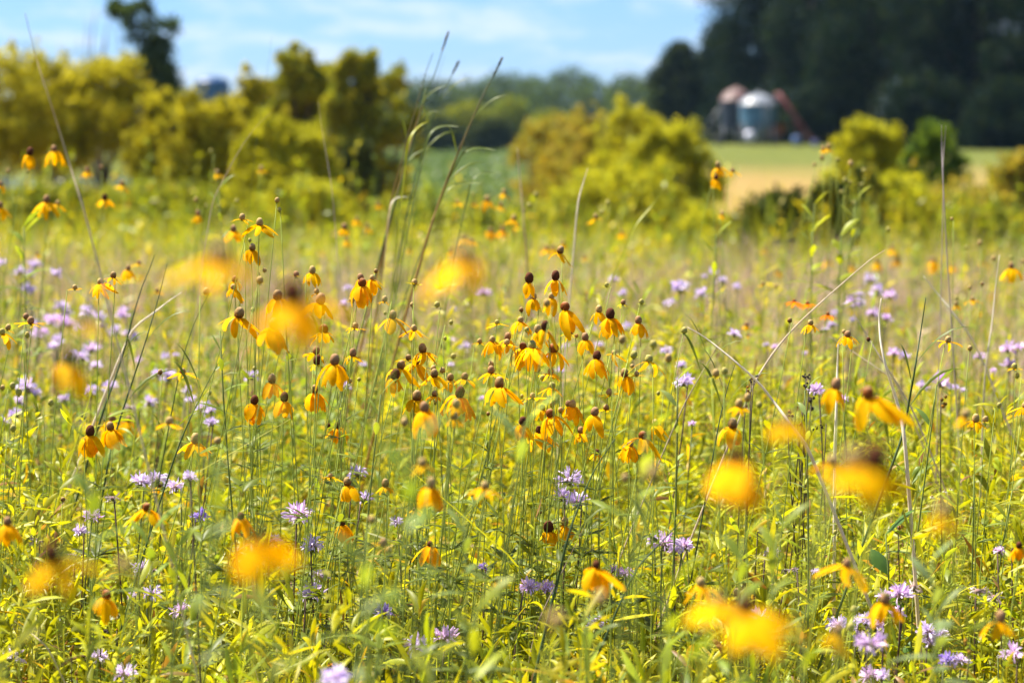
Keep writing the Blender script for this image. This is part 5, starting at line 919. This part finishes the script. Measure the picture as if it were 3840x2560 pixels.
def drum(name, x, y, d, r, h, c, label, cat):
    p = at(*disp(x, y), d); b = np.array([p[0], p[1], float(ground_z(p[0], p[1]))]); root = empty(name, b); mb = MB(); z0 = p[2] - b[2] - h / 2
    lathe(mb, [(r * .9, z0), (r, z0 + h * .08), (r, z0 + h * .45), (r * 1.04, z0 + h * .5), (r, z0 + h * .55), (r, z0 + h * .9), (r * .4, z0 + h), (r * .2, z0 + h * 1.04)], c, 20); mb.obj('body', M_metal, root)
    mb = MB()
    for q in range(4):
        t = q * math.pi / 2 + .7; tube(mb, [[r * .8 * math.cos(t), r * .8 * math.sin(t), 0], [r * .8 * math.cos(t), r * .8 * math.sin(t), z0 + .03]], .03, (.2, .2, .22), 6)
    mb.obj('stand', M_metal, root); tag(root, label, cat)
drum('tank', 1722, 312, 131, .26, .5, (.75, .72, .82), 'small white tank standing under the blue-grey grain bin', 'tank')
drum('barrel', 1829, 322, 130, .22, .45, (.06, .13, .32), 'blue barrel left of the foot of the red auger', 'barrel')
drum('barrel', 1872, 330, 128, .16, .35, (.07, .1, .26), 'small dark blue barrel at the foot of the red auger', 'barrel')
def wagon():
    p = at(*disp(1765, 312), 138); b = np.array([p[0], p[1], float(ground_z(p[0], p[1]))]); root = empty('wagon', b); mb = MB()
    mb.add([[-.7, -.5, .5], [.7, -.5, .5], [.7, .5, .5], [-.7, .5, .5], [-1, -.8, 1.15], [1, -.8, 1.15], [1, .8, 1.15], [-1, .8, 1.15]], [[0, 3, 2, 1], [4, 5, 6, 7], [0, 1, 5, 4], [1, 2, 6, 5], [2, 3, 7, 6], [3, 0, 4, 7]], (.16, .035, .035)); mb.obj('box', M_metal, root, False)
    for x in (-.6, .6):
        for s in (-1, 1):
            mb = MB(); an = np.linspace(0, 2 * math.pi, 13); tube(mb, [[x + .2 * math.cos(t), s * .62, .27 + .2 * math.sin(t)] for t in an], .06, (.03, .03, .03), 6, False); mb.obj('wheel', M_metal, root)
    tag(root, 'dark red farm wagon standing behind the legs of the grain bin', 'wagon')
wagon()
def silo():
    d = 190; c = at(*disp(489, 330), d); b = np.array([c[0], c[1], float(ground_z(c[0], c[1]))]); root = empty('silo', b); k = 3840 / 2352 * PX * d; r = 40 * k; zt = at(*disp(489, 176), d)[2] - b[2]; zw = zt - r * .45
    mb = MB(); lathe(mb, [(r * (1 + .008 * (i % 2)), v) for i, v in enumerate(np.linspace(0, zw, 26))], (.02, .09, .2), 32); mb.obj('wall', M_metal, root, False)
    mb = MB(); lathe(mb, [(r * 1.02 * math.cos(a), zw + .01 + r * .45 * math.sin(a)) for a in np.linspace(0, 1.45, 8)], (.02, .07, .18), 32); mb.obj('roof', M_metal, root)
    tag(root, 'dark blue round-topped silo peeping over the golden shrubs', 'silo')
silo()
# ---------------------------------------------------------------- air
def haze():
    m, nt, N, Lk = new_mat('haze'); out = N.new('ShaderNodeOutputMaterial'); v = N.new('ShaderNodeVolumePrincipled')
    v.inputs['Color'].default_value = (.5, .78, 1, 1); v.inputs['Density'].default_value = HAZE; v.inputs['Anisotropy'].default_value = .2; Lk.new(v.outputs[0], out.inputs['Volume'])
    mb = MB(); box(mb, (-1900, -70, -4), (1900, 640, 27), (1, 1, 1)); o = mb.obj('haze', m, None, False); o.display_type = 'WIRE'; tag(o, kind='stuff')
HAZE = .0001
haze()
print('coneflower etc', len(THINGS), 'distinct', len(set(o['label'] for o in scene.objects if 'label' in o)))
